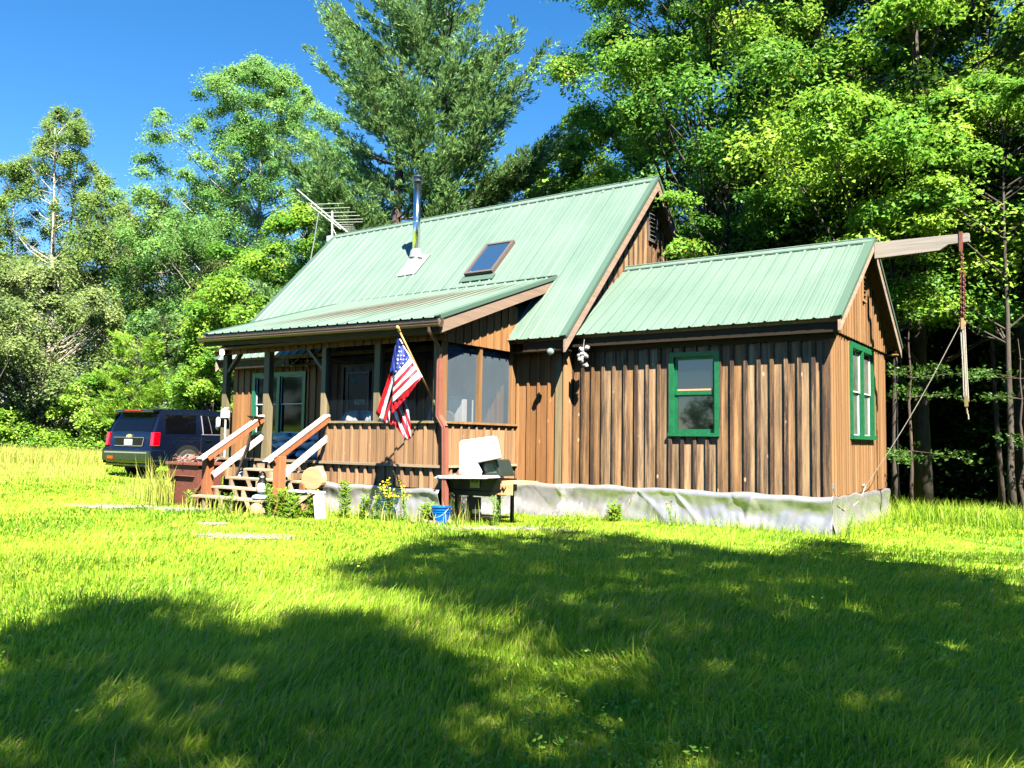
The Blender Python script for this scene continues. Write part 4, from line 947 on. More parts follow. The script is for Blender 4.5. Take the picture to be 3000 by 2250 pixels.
mb = MB(); mb.box(-4.88, -4.14, -2.06, -1.76, .18, .20); mb.box(-4.7, -4.45, -2.09, -2.07, .30, .48); mb.build('bottom_shelf', BLACKM, grill)
mb = MB(); mb.box(-4.60, -4.42, -2.155, -2.142, .62, .735); stk = mb.build('sticker', YEL, grill)
mb = MB()
for x in (-4.55, -4.51, -4.47): mb.box(x - .012, x + .012, -2.158, -2.156, .70, .725)
mb.build('printed_mark', BLACKM, stk)
sink = empty('white_cleaning_table', (-4.7, -2.0, .76), 'white plastic cleaning table top with an upright back panel set on the grill', 'table')
mb = MB(); mb.prism([(-4.76, -2.22, .80), (-4.78, -2.22, 1.28), (-4.74, -2.22, 1.315), (-4.16, -2.22, 1.385), (-4.10, -2.22, 1.37), (-4.02, -2.22, 1.08), (-4.04, -2.22, 1.055), (-4.42, -2.22, .985), (-4.40, -2.22, .92), (-4.36, -2.22, .86), (-4.38, -2.22, .79)], (0, .06, 0)); mb.build('back_panel', PLWHITE, sink, bevel=.02)
mb = MB(); mb.prism([(-5.08, -2.42, .755), (-5.06, -2.42, .735), (-4.1, -2.42, .765), (-4.08, -2.42, .79), (-4.12, -2.42, .815), (-5.0, -2.42, .79)], (0, .42, 0)); mb.build('tray', PLWHITE, sink, bevel=.012)
mb = MB(); mb.lathe((-4.98, -2.43, .775), [(.012, 0), (.018, .01), (.018, .03)], 12, axis=(0, -1, 0)); mb.build('drain_cap', FLASH, sink)
bk = empty('bucket', (-4.72, -2.55, .1), 'blue plastic pail with a wire handle on the grass below the grill', 'bucket')
bc = np.array([-4.76, -2.62, ground(-4.76, -2.62)])
mb = MB(); mb.lathe(bc, [(.10, 0), (.128, .17), (.137, .171), (.137, .185), (.13, .186), (.132, .205), (.142, .206), (.142, .218), (.133, .219), (.136, .245), (.148, .246), (.148, .262), (.135, .262), (.105, .03)], 30); mb.build('pail', BLUEP, bk, smooth=False)
for p in bk.children[0].data.polygons: p.use_smooth = False
mb = MB(); pts = [bc + np.array([.15 * math.cos(a), -.15 * abs(math.sin(a)) - .012, .235 - .13 * math.sin(a)]) for a in np.linspace(0, math.pi, 13)]; mb.tube(pts, .003, 5); mb.build('wire_handle', ALU, bk)
# rusty burn barrel with scrap
br = empty('burn_bin', (-10.3, -2.9, .1), 'rusty red tapered metal bin heaped with twisted scrap left of the steps', 'bin')
def ring4(x0, x1, y0, y1, z): return [(x0, y0, z), (x1, y0, z), (x1, y1, z), (x0, y1, z)]
mb = MB(); mb.hexa(ring4(-10.62, -9.98, -3.02, -2.62, .04) + ring4(-10.80, -9.86, -3.10, -2.55, .84)); mb.box(-10.83, -9.83, -3.13, -2.52, .80, .85); mb.box(-10.66, -10.0, -3.115, -3.07, .60, .615); mb.build('bin_body', RUST, br, bevel=.012)
mb = MB(); mb.bar((-9.95, -3.1, .30), (-9.62, -3.1, .62), .05, .05); mb.bar((-9.95, -3.1, .16), (-9.66, -3.1, .34), .05, .05); mb.build('brace', RUST, br)
mb = MB(); rs = np.random.default_rng(3)
for k in range(80):
    a, r_ = rs.uniform(0, 6.28), math.sqrt(rs.uniform()); p = np.array([-10.33 + .46 * r_ * math.cos(a), -2.83 + .24 * r_ * math.sin(a), .85 + rs.uniform(0, .10)])
    q = p + rs.normal(0, .10, 3) * (1, 1, .35); q2 = q + rs.normal(0, .06, 3) * (1, 1, .5); mb.tube([p, q, q2], rs.uniform(.004, .014), 5)
mb.build('scrap_metal', mat('rusty_scrap', (.24, .10, .07), .8, col2=(.35, .25, .2), scale=9), br)
bb_ = np.array([-9.17, -2.95, .50]); mb = MB()
def fn(u, v):
    a = 2 * math.pi * u; b_ = math.pi * (v - .5); q = 1 + .15 * math.sin(3 * a + 1) + .08 * math.sin(7 * a + 5 * v)
    return (-9.28 + .19 * math.cos(a) * math.cos(b_) * q, -2.55 + .12 * math.sin(a) * math.cos(b_) * q, .60 + .10 * math.sin(b_) * q)
mb.grid(fn, 30, 14); o = mb.build('plastic_sack', mat('sack_plastic', (.45, .52, .5), .35, col2=(.62, .66, .68), scale=5), None, smooth=True); tag(o, 'grey-green plastic sack lying under the left handrail', 'sack')
mb = MB(); mb.prism([(-9.75, -3.25, .13), (-9.35, -3.40, .13), (-8.85, -3.50, .135), (-8.72, -3.42, .14), (-9.2, -3.26, .14)], (0, 0, .012)); o = mb.build('rusty_plate', RUST, None); tag(o, 'flat rusty iron plate lying on the gravel before the steps', 'plate')
st = empty('plastic_stool', (-7.0, -3.2, .1), 'white plastic step stool among the weeds right of the steps', 'stool')
mb = MB(); mb.box(-7.20, -6.58, -3.38, -3.16, .475, .51); mb.build('seat', PLWHITE, st, bevel=.012)
for x in (-7.2, -6.62):
    mb = MB(); sg_ = -1 if x < -7 else 1
    mb.hexa([(x + .06 * sg_, -3.38, .08), (x + .10 * sg_ , -3.38, .08), (x + .10 * sg_, -3.18, .08), (x + .06 * sg_, -3.18, .08), (x - .03, -3.36, .47), (x + .03, -3.36, .47), (x + .03, -3.2, .47), (x - .03, -3.2, .47)]); mb.build('leg', PLWHITE, st, bevel=.008)
sl = empty('wood_round', (-6.9, -3.15, .5), 'big pale orange round slice of wood standing on the white stool', 'wood slice')
mb = MB(); cpos = np.array([-6.86, -3.2, .69]); n_ = 26; P = []
for i in range(n_):
    a = 2 * math.pi * i / n_; r_ = .205 * (1 + .05 * math.sin(2 * a + 1) - .12 * max(0, math.cos(a + .75)) * 0); P.append(cpos + np.array([r_ * 1.12 * math.cos(a), 0, r_ * .92 * math.sin(a) if math.sin(a) > -.87 else -.165]))
mb.prism(P, (.03, .07, .0)); mb.build('disc', W_PALE, sl, bevel=.01)
mb = MB(); mb.prism([(-7.09, -3.235, .63), (-7.02, -3.235, .60), (-6.98, -3.235, .50), (-7.10, -3.235, .51)], (0, .03, 0)); mb.build('bark', mat('dark_bark', (.22, .08, .03), .8), sl)
mb = MB(); mb.prism([(-6.98, -3.30, .30), (-6.9, -3.30, .34), (-6.74, -3.30, .31), (-6.70, -3.30, .27), (-6.80, -3.30, .22), (-6.95, -3.30, .20)], (0, .2, 0)); o = mb.build('log_piece', W_PALE, None, bevel=.01); tag(o, 'orange split log lying in the weeds under the stool', 'log')
mb = MB(); mb.lathe((-7.72, -3.5, .17), [(.05, -.1), (.10, -.07), (.125, .0), (.115, .08), (.06, .12), (.01, .13)], 20); o = mb.build('clay_pot', mat('orange_clay', (.62, .33, .14), .7, col2=(.7, .42, .2), scale=6), None, smooth=True); tag(o, 'upturned orange clay pot beside the right step post', 'pot')
gd = empty('garden_penguin', (-7.72, -3.42, .3), 'small black and white garden bird figure on a pale blue base by the steps', 'garden figure')
pc = np.array([-7.74, -3.42, .42])
mb = MB(); mb.lathe(pc, [(.05, 0), (.085, .05), (.09, .12), (.075, .19), (.05, .24), (.055, .28), (.045, .33), (.012, .36)], 20); mb.tube([pc + (0, -.04, .29), pc + (.02, -.10, .28)], [.02, .004], 8); bd = mb.build('body', BLACK, gd, smooth=True)
mb = MB(); mb.lathe(pc + (.015, -.022, 0), [(.04, .01), (.072, .05), (.076, .12), (.06, .17), (.03, .20)], 18); mb.build('belly', PLWHITE, bd, smooth=True)
mb = MB(); mb.lathe(pc + (.02, -.02, .27), [(.01, -.03), (.035, -.01), (.035, .015), (.01, .03)], 14); mb.build('face', mat('grey_face', (.4, .37, .35), .6), bd, smooth=True)
mb = MB(); mb.lathe(pc + (-.03, 0, -.07), [(.13, 0), (.14, .02), (.12, .05), (.06, .07)], 20); mb.build('base', mat('pale_blue_base', (.45, .65, .75), .4), gd, smooth=True)
mb = MB()
for k in range(14):
    p = np.array([-4.85 + rs.normal(0, .12), -2.62 + rs.normal(0, .08), ground(-4.9, -2.6) + .03]); mb.lathe(p, [(.01, -.04), (.035, -.01), (.04, .015), (.012, .04)], 7, axis=rs.normal(0, 1, 3))
o = mb.build('stone_pile', mat('brown_stone', (.2, .13, .09), .9, col2=(.3, .22, .16), scale=20), None); tag(o, 'little heap of brown stones at the foot of the downspout', 'stones')

# ---------------------------------------------------------------- the parked SUV
def make_suv(loc, rz):
    car = empty('parked_car', (0, 0, 0), 'dark navy blue full-size SUV parked on the grass beyond the porch, rear towards us', 'car')
    PAINT = mat('navy_car_paint', (.0025, .005, .017), .25, spec=.5, coat=.6); CG = mat('car_glass', (.002, .002, .003), .03, spec=.5)
    TAIL = mat('red_tail_lens', (.42, .0, .005), .15, coat=1.0, spec=.8); CHROME = mat('chrome', (.30, .31, .33), .3, metal=.3); TYRE = mat('tyre_rubber', (.04, .037, .035), .85); ARCH = mat('arch_liner', (.002, .002, .002), .9); ALLOY = mat('alloy_rim', (.5, .5, .52), .35, metal=.3)
    # side silhouette (y forward from the rear bumper, z up), half widths by height
    def hw(z, y):
        w_ = 1.0 if z < 1.15 else 1.0 - .19 * ((z - 1.15) / .72) ** 1.25
        if y < .35: w_ -= .05 * (1 - y / .35) ** 2
        if y > 4.6: w_ -= .13 * ((y - 4.6) / .6) ** 2
        return w_
    prof = [(0.06, .42), (0.0, .52), (-.02, .70), (.0, .80), (.08, .86), (.09, 1.10), (.12, 1.22), (.20, 1.42), (.32, 1.68), (.36, 1.80), (.42, 1.855), (.8, 1.885), (1.8, 1.895), (2.8, 1.875), (3.2, 1.83), (3.6, 1.60), (3.98, 1.30), (4.1, 1.22), (4.8, 1.13), (5.12, 1.02), (5.2, .85), (5.2, .5), (5.1, .36)]
    mb = MB(); sec = []
    cen = (2.5, .36)
    # build by stacking: each silhouette point gives an arc across the width
    nw = 12; V = []; n = len(prof)
    for (y, z) in prof:
        h = hw(z, y)
        for k in range(nw + 1):
            s = -1 + 2 * k / nw; crown = (1 - abs(s) ** 4)
            yy = y + (.03 * (1 - crown) if y < 1 else -.05 * (1 - crown) if y > 3.3 else 0); zz = z - (.035 * (1 - crown) if z > 1.8 else 0)
            V.append((s * h, yy, zz))
    F = [(i * (nw + 1) + k, i * (nw + 1) + k + 1, (i + 1) * (nw + 1) + k + 1, (i + 1) * (nw + 1) + k) for i in range(n - 1) for k in range(nw)]
    mb.add(V, F)
    # sides as grids between silhouette and floor, following half width by height
    import bisect
    def zt_(y):
        for (a, b) in zip(prof[3:-1], prof[4:]):
            if a[0] <= y <= b[0]: return a[1] + (b[1] - a[1]) * (y - a[0]) / max(1e-6, b[0] - a[0])
        return prof[-1][1]
    for sg in (-1, 1):
        ys = np.concatenate([[0.0, .03, .08, .12, .2, .3, .36, .42], np.linspace(.6, 3.2, 14), np.linspace(3.4, 5.2, 12)]); zf = .40
        Vs = []; nz = 12
        for y in ys:
            top_ = max(zt_(y), .80)
            for k in range(nz + 1):
                z = zf + (top_ - zf) * k / nz; Vs.append((sg * hw(z, y), y, z))
        Fs = [((i) * (nz + 1) + k, (i + 1) * (nz + 1) + k, (i + 1) * (nz + 1) + k + 1, i * (nz + 1) + k + 1) for i in range(len(ys) - 1) for k in range(nz)]
        mb.add(Vs, Fs if sg > 0 else [f[::-1] for f in Fs])
    mb.box(-.95, .95, .1, 5.1, .34, .42)
    body = mb.build('body', PAINT, car, smooth=True)
    # windows: slightly proud panels on the upper sides
    def side_panel(ya0, ya1, yb0, yb1, z0, z1, sg, m, name, parent=body, off=.006, th=.004):
        m2 = MB(); nk = 5; V = []
        for k in range(nk + 1):
            t = k / nk; z = z0 + (z1 - z0) * t
            for y in (ya0 + (yb0 - ya0) * t, ya1 + (yb1 - ya1) * t):
                V.append((sg * (hw(z, y) + off), y, z))
        for k in range(nk + 1):
            t = k / nk; z = z0 + (z1 - z0) * t
            for y in (ya0 + (yb0 - ya0) * t, ya1 + (yb1 - ya1) * t): V.append((sg * (hw(z, y) + off - th - .01), y, z))
        m_ = (nk + 1) * 2
        F = [(2 * k, 2 * k + 1, 2 * k + 3, 2 * k + 2) for k in range(nk)] + [(m_ + 2 * k, m_ + 2 * k + 2, m_ + 2 * k + 3, m_ + 2 * k + 1) for k in range(nk)]
        F += [(2 * k, 2 * k + 2, m_ + 2 * k + 2, m_ + 2 * k) for k in range(nk)] + [(2 * k + 1, m_ + 2 * k + 1, m_ + 2 * k + 3, 2 * k + 3) for k in range(nk)]
        m2.add(V, F); return m2.build(name, m, parent)
    for sg in (-1, 1):
        side_panel(.42, 1.42, .50, 1.52, 1.22, 1.72, sg, CG, 'rear_side_window')
        side_panel(1.72, 2.50, 1.74, 2.50, 1.22, 1.72, sg, CG, 'door_window'); side_panel(2.60, 3.55, 2.60, 3.10, 1.22, 1.72, sg, CG, 'door_window')
        side_panel(1.66, 1.69, 1.68, 1.71, 1.20, 1.73, sg, CHROME, 'window_trim', off=.008); side_panel(1.985, 1.995, 1.93, 1.94, 1.22, 1.72, sg, CHROME, 'window_trim', off=.009)
        side_panel(1.62, 3.6, 1.62, 3.6, 1.195, 1.21, sg, CHROME, 'window_trim', off=.008)
        for y in (1.60, 2.55): side_panel(y, y + .012, y, y + .012, .62, 1.19, sg, BLACKM, 'door_seam', off=.002)
        m2 = MB(); m2.box(*(sorted((sg * 1.0, sg * 1.035))), 1.74, 1.94, 1.03, 1.065); m2.build('door_handle', PAINT, body, bevel=.008)
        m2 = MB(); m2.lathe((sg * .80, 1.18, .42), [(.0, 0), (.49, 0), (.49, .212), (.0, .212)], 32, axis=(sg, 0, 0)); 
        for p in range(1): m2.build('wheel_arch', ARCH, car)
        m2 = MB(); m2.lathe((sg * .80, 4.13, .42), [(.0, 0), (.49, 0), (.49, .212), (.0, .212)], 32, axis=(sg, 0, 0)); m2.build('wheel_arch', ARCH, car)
        for wy in (1.18, 4.13):
            m2 = MB(); m2.lathe((sg * .76, wy, .40), [(.25, 0), (.37, .0), (.40, .03), (.40, .24), (.375, .268), (.28, .272), (.27, .22)], 36, axis=(sg, 0, 0)); wh = m2.build('wheel', TYRE, car, smooth=False)
            m2 = MB(); m2.lathe((sg * .96, wy, .40), [(.27, 0), (.275, .065), (.25, .068), (.245, .02)], 32, axis=(sg, 0, 0)); m2.lathe((sg * .96, wy, .40), [(.06, 0), (.07, .055), (.05, .065)], 20, axis=(sg, 0, 0))
            for k in range(6):
                a = k * math.pi / 3 + .3; c_ = np.array([sg * 1.005, wy, .40]); m2.bar(c_ + np.array([0, .05 * math.cos(a), .05 * math.sin(a)]), c_ + np.array([0, .26 * math.cos(a), .26 * math.sin(a)]), .085, .03, up=(sg, 0, 0))
            m2.build('rim', ALLOY, wh)
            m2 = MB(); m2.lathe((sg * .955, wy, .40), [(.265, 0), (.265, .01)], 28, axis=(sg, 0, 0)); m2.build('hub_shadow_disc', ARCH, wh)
        # tail lamp wraps the corner
        m2 = MB(); x0, x1 = sorted((sg * .80, sg * 1.0)); 
        V = [(sg * .855, .055, .88), (sg * .985, .06, .88), (sg * 1.02, .24, .88), (sg * .80, .2, .88), (sg * .84, .09, 1.24), (sg * .965, .10, 1.24), (sg * 1.0, .27, 1.24), (sg * .80, .25, 1.24)]
        if sg < 0: V = [V[1], V[0], V[3], V[2], V[5], V[4], V[7], V[6]]
        m2.hexa(V); m2.build('tail_lamp', TAIL, car, bevel=.012)
    # rear glass, spoiler, plate recess, bumper
    def rear(x0, x1, pts, name, m, parent, th=.02, bevel=0):
        m2 = MB(); V = []
        for (y, z) in pts: V += [(x0(z), y - th, z), (x1(z), y - th, z)]
        k = len(pts)
        for (y, z) in pts: V += [(x0(z), y + .01, z), (x1(z), y + .01, z)]
        F = [(2 * i, 2 * i + 2, 2 * i + 3, 2 * i + 1)[::-1] for i in range(k - 1)] + [(0, 1, 2 * k + 1, 2 * k), (2 * k - 2, 4 * k - 2, 4 * k - 1, 2 * k - 1)]
        F += [(2 * i, 2 * k + 2 * i, 2 * k + 2 * i + 2, 2 * i + 2) for i in range(k - 1)] + [(2 * i + 1, 2 * i + 3, 2 * k + 2 * i + 3, 2 * k + 2 * i + 1) for i in range(k - 1)]
        m2.add(V, F); return m2.build(name, m, parent, bevel=bevel)
    rear(lambda z: -.80 + .12 * (z - 1.25), lambda z: .80 - .12 * (z - 1.25), [(.145, 1.27), (.20, 1.42), (.31, 1.66), (.335, 1.72)], 'rear_window', CG, body, th=.012)
    m2 = MB(); m2.prism([(-.78, .17, 1.77), (.78, .17, 1.77), (.80, .5, 1.80), (-.80, .5, 1.80)], (0, 0, .075)); m2.build('spoiler', PAINT, body, bevel=.015)
    m2 = MB(); m2.box(-.32, .32, .135, .165, 1.815, 1.845); m2.build('brake_lamp', TAIL, body)
    m2 = MB(); m2.box(-.55, .55, .055, .09, .86, 1.08); m2.build('plate_recess', BLACK, body, bevel=.01)
    m2 = MB(); m2.bar((-.56, .05, .875), (.56, .05, .875), .015, .014); m2.bar((.56, .05, .875), (.60, .06, 1.08), .01, .01); m2.bar((-.6, .06, 1.10), (.6, .06, 1.10), .01, .01); m2.build('chrome_strip', CHROME, body)
    m2 = MB(); m2.box(-.16, .16, .040, .052, .90, 1.05); pl = m2.build('number_plate', mat('plate_white', (.62, .7, .68), .5), body, bevel=.004)
    text('plate_text', '828', .085, Matrix.Translation((.05, .038, .98)) @ Matrix.Rotation(R(90), 4, 'X'), mat('plate_green', (.02, .16, .10), .5), pl)
    m2 = MB(); m2.prism([(-.14, .045, .965), (-.12, .045, .995), (-.085, .045, .985), (-.06, .045, .965), (-.09, .045, .95)], (0, .005, 0)); m2.build('plate_picture', mat('plate_motif', (.03, .15, .1), .5), pl)
    m2 = MB(); bx, bz = 0.0, 1.135; m2.prism([(bx - .11, .06, bz - .03), (bx - .045, .06, bz - .03), (bx - .04, .06, bz - .05), (bx + .055, .06, bz - .05), (bx + .05, .06, bz - .028), (bx + .10, .06, bz - .028), (bx + .115, .06, bz + .03), (bx + .05, .06, bz + .03), (bx + .045, .06, bz + .05), (bx - .05, .06, bz + .05), (bx - .052, .06, bz + .03), (bx - .095, .06, bz + .03)], (0, .03, 0)); m2.build('emblem', mat('gold_emblem', (.75, .6, .28), .3, metal=.5), body)
    m2 = MB(); m2.prism([(-1.0, -.03, .46), (1.0, -.03, .46), (1.01, .45, .46), (-1.01, .45, .46)], (0, 0, .34)); bp = m2.build('rear_bumper', PAINT, car, bevel=.05)
    m2 = MB(); m2.bar((-.85, -.035, .70), (.85, -.035, .70), .02, .035); m2.build('chrome_strip', CHROME, bp)
    for x in (-.62,): m2 = MB(); m2.box(x - .12, x + .12, -.04, -.02, .52, .60); m2.build('reflector', TAIL, bp, bevel=.006)
    m2 = MB(); m2.box(-.7, .7, .12, .5, .30, .46); m2.build('undertray', BLACKM, car)
    car.location = loc; car.rotation_euler = (0, 0, rz); return car
_c = np.array(spot(452, 24.0)); fw = np.array([-.106, .994])
make_suv((_c[0] - 1.0 * fw[1], _c[1] + 1.0 * fw[0], ground(_c[0] - 1, _c[1] + 1.2) + .0), R(6.1))

# ---------------------------------------------------------------- vegetation
def unit(v): return v / (np.linalg.norm(v, axis=-1, keepdims=True) + 1e-9)

def leaf_quads(P, Nn, size, aspect=0.55, droop=0.15, rs=rng):
    """one bent diamond leaf per point, lying roughly square to Nn"""
    n = len(P); A = unit(np.cross(Nn, unit(rs.normal(size=(n, 3))))); B = np.cross(Nn, A)
    s = size[:, None]
    return np.stack([P - A * s * .5, P + B * s * aspect * .5 - Nn * s * droop, P + A * s * .5, P - B * s * aspect * .5 - Nn * s * droop], 1).reshape(-1, 3)

def clump_leaves(cen, rad, n, leaf, rs, flat=0.6, upn=0.9, tint0=None, shell=2.2):
    """leaves gathered round clump centres; cen (k,3), rad (k,), n leaves per clump"""
    k = len(cen); c = np.repeat(cen, n, 0); r = np.repeat(rad, n)
    d = unit(rs.normal(size=(k * n, 3))); q = rs.uniform(size=k * n) ** (1 / shell)
    ph = np.repeat(rs.uniform(0, 6.28, k), n); ang = np.arctan2(d[:, 1], d[:, 0])
    lob = 1 + .28 * np.sin(3 * ang + ph) + .15 * np.sin(7 * ang + 2 * ph)
    st = np.repeat(rs.uniform(.6, 1.5, (k, 2)), n, 0); off = d * (r * q * lob)[:, None]; off[:, :2] *= st; off[:, 2] *= flat
    off[:, 2] -= .18 * (off[:, 0] ** 2 + off[:, 1] ** 2) / np.maximum(r, .1)
    P = c + off
    N_ = unit(unit(d) * .55 + np.array([0, 0, upn]) + rs.normal(size=(k * n, 3)) * .5)
    t = np.repeat(rs.uniform(.15, .75, k), n) if tint0 is None else np.repeat(tint0, n)
    t = np.clip(t + rs.normal(0, .13, k * n), 0, 1)
    return P, N_, t, leaf * rs.uniform(.65, 1.3, k * n)

LM = dict(
    shade=leafmat('overhead_leaf', (.03, .10, .02), (.10, .22, .035), .10),
    maple=leafmat('maple_leaf', (.045, .19, .025), (.23, .47, .05), .4, cc=(.55, .38, .03)),
    bright=leafmat('bright_leaf', (.09, .30, .03), (.37, .59, .06), .42),
    poplar=leafmat('poplar_leaf', (.08, .24, .055), (.28, .52, .12), .4),
    birch=leafmat('birch_leaf', (.10, .22, .05), (.30, .44, .11), .4, spec=.15),
    willow=leafmat('willow_leaf', (.13, .22, .065), (.33, .43, .14), .35, rough=.6, spec=.15),
    pine=leafmat('pine_needle', (.06, .19, .06), (.26, .44, .13), .35, rough=.5, spec=.25),
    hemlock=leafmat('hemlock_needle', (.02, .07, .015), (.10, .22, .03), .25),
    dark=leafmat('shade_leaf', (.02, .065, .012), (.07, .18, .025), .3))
BARK = mat('grey_brown_bark', (.05, .04, .03), .9, col2=(.10, .085, .07), scale=7, bump=.8, bscale=20, stretch=(1, 1, .3))
BARKW = mat('pale_birch_bark', (.52, .47, .38), .75, col2=(.24, .20, .16), scale=5, bump=.4, bscale=15, stretch=(1, 1, .5))
BARKD = mat('dark_pine_bark', (.06, .045, .038), .95, col2=(.11, .08, .065), scale=8, bump=.8, bscale=18, stretch=(1, 1, .3))

def profile(kind, t):
    if kind == 'round': return np.sqrt(np.clip(1 - (2 * t - .9) ** 2 / 1.25, 0.03, 1))
    if kind == 'tall': return np.clip(.6 + .5 * np.sin(np.pi * np.clip(t, 0, 1) ** .8) - .35 * t ** 4, .3, 1)
    if kind == 'column': return np.clip(1.0 - .2 * np.abs(t - .4) - .6 * np.clip(t - .7, 0, 1), .2, 1)
    if kind == 'bush': return np.sqrt(np.clip(1 - t ** 2, .02, 1))
    return np.ones_like(t)

def tree(name, label, cat, loc, H, z0, Rc, nc, nl, leaf, lm, bark=None, shape='round', seed=0, cr=(.5, 1.0), trunk_r=.16, lean=(0, 0), group=None, flat=.6, stems=1, clumps=None, limbs=True, rout=.62, shell=2.2):
    """loc is the foot; H height, z0 lowest foliage, Rc crown radius, nc clumps of nl leaves"""
    rs = np.random.default_rng(seed)
    x, y, zg = loc; root = empty(name, (x, y, zg), label, cat, group)
    if clumps is None:
        t = rs.uniform(0, 1, nc) ** .9; a = rs.uniform(0, 2 * np.pi, nc); r = Rc * profile(shape, t) * rs.uniform(0, 1, nc) ** (1 - rout)
        asym = 1 + .22 * np.sin(a * 2 + seed) + .15 * np.sin(3 * a + 5 * t + seed * 2)
        cen = np.stack([x + lean[0] * (z0 + t * (H - z0)) + r * asym * np.cos(a), y + lean[1] * (z0 + t * (H - z0)) + r * asym * np.sin(a), zg + z0 + t * (H - z0)], 1)
        rad = rs.uniform(cr[0], cr[1], nc) * np.clip(1.1 - .5 * t, .4, 1)
    else: cen, rad = clumps; nc = len(cen)
    P, N_, tt, ls = clump_leaves(cen, rad, nl, leaf, rs, flat=flat, shell=shell)
    V = leaf_quads(P, N_, ls, rs=rs)
    fast_quads('crown', V, 4, lm, root, np.repeat(tt, 4))
    mb = MB()
    for s in range(stems):
        dx, dy = (0, 0) if stems == 1 else (rs.normal(0, .25), rs.normal(0, .25)); n = 9; top_ = H * (.93 if clumps is None else .9)
        wob = rs.normal(0, .02 * H / 10, (n, 2)).cumsum(0); path = []
        for i in range(n):
            f = i / (n - 1); path.append((x + dx * (1 + f * 2.5) + lean[0] * f * top_ + wob[i, 0] - wob[0, 0], y + dy * (1 + f * 2.5) + lean[1] * f * top_ + wob[i, 1] - wob[0, 1], zg - .1 + f * top_))
        mb.tube(path, [trunk_r * (1.25 if i == 0 else 1) * (1 - .88 * i / (n - 1)) for i in range(n)], 8)
        if limbs:
            pa = np.array(path)
            idx = range(s, nc, stems) if nc < 90 else rs.choice(nc, 90, replace=False)
            for k in idx:
                c = cen[k]; zb_ = max(zg + .6, c[2] - np.hypot(c[0] - x, c[1] - y) * rs.uniform(.5, .95)); f = np.clip((zb_ - zg) / top_, .05, .97)
                i = min(int(f * (n - 1)), n - 2); g = f * (n - 1) - i; b0 = pa[i] * (1 - g) + pa[i + 1] * g
                r0 = trunk_r * (1 - .88 * f) * .42
                mid = b0 * .5 + c * .5 + np.array([0, 0, -.12]) * np.linalg.norm(c - b0) * .5 + rs.normal(0, .08, 3)
                mb.tube([b0, mid, c], [max(r0, .018), max(r0 * .6, .013), .007], 5, cap=False)
                for q in range(2):
                    e = c + rs.normal(0, 1, 3) * rad[k] * .5; mb.tube([mid * .4 + c * .6, e], [.010, .004], 4, cap=False)
    mb.build('trunk', bark or BARK, root, smooth=True)
    return root

def needle_tufts(P, D, L, w, rs, per=6):
    """long thin faces fanning out round each shoot direction D"""
    n = len(P); P = np.repeat(P, per, 0); D = np.repeat(D, per, 0); m = len(P)
    d = unit(D + rs.normal(size=(m, 3)) * .42 + np.array([0, 0, .12])); s = unit(np.cross(d, rs.normal(size=(m, 3))))
    l = (L * rs.uniform(.7, 1.25, m))[:, None]; P0 = P + rs.normal(size=(m, 3)) * .03
    V = np.stack([P0 - s * w * .5, P0 + d * l * .5 - s * w * .7, P0 + d * l, P0 + d * l * .5 + s * w * .7], 1).reshape(-1, 3)
    t = np.clip(np.repeat(rs.uniform(.2, .8, n), per) + rs.normal(0, .15, m), 0, 1)
    return V, np.repeat(t, 4)

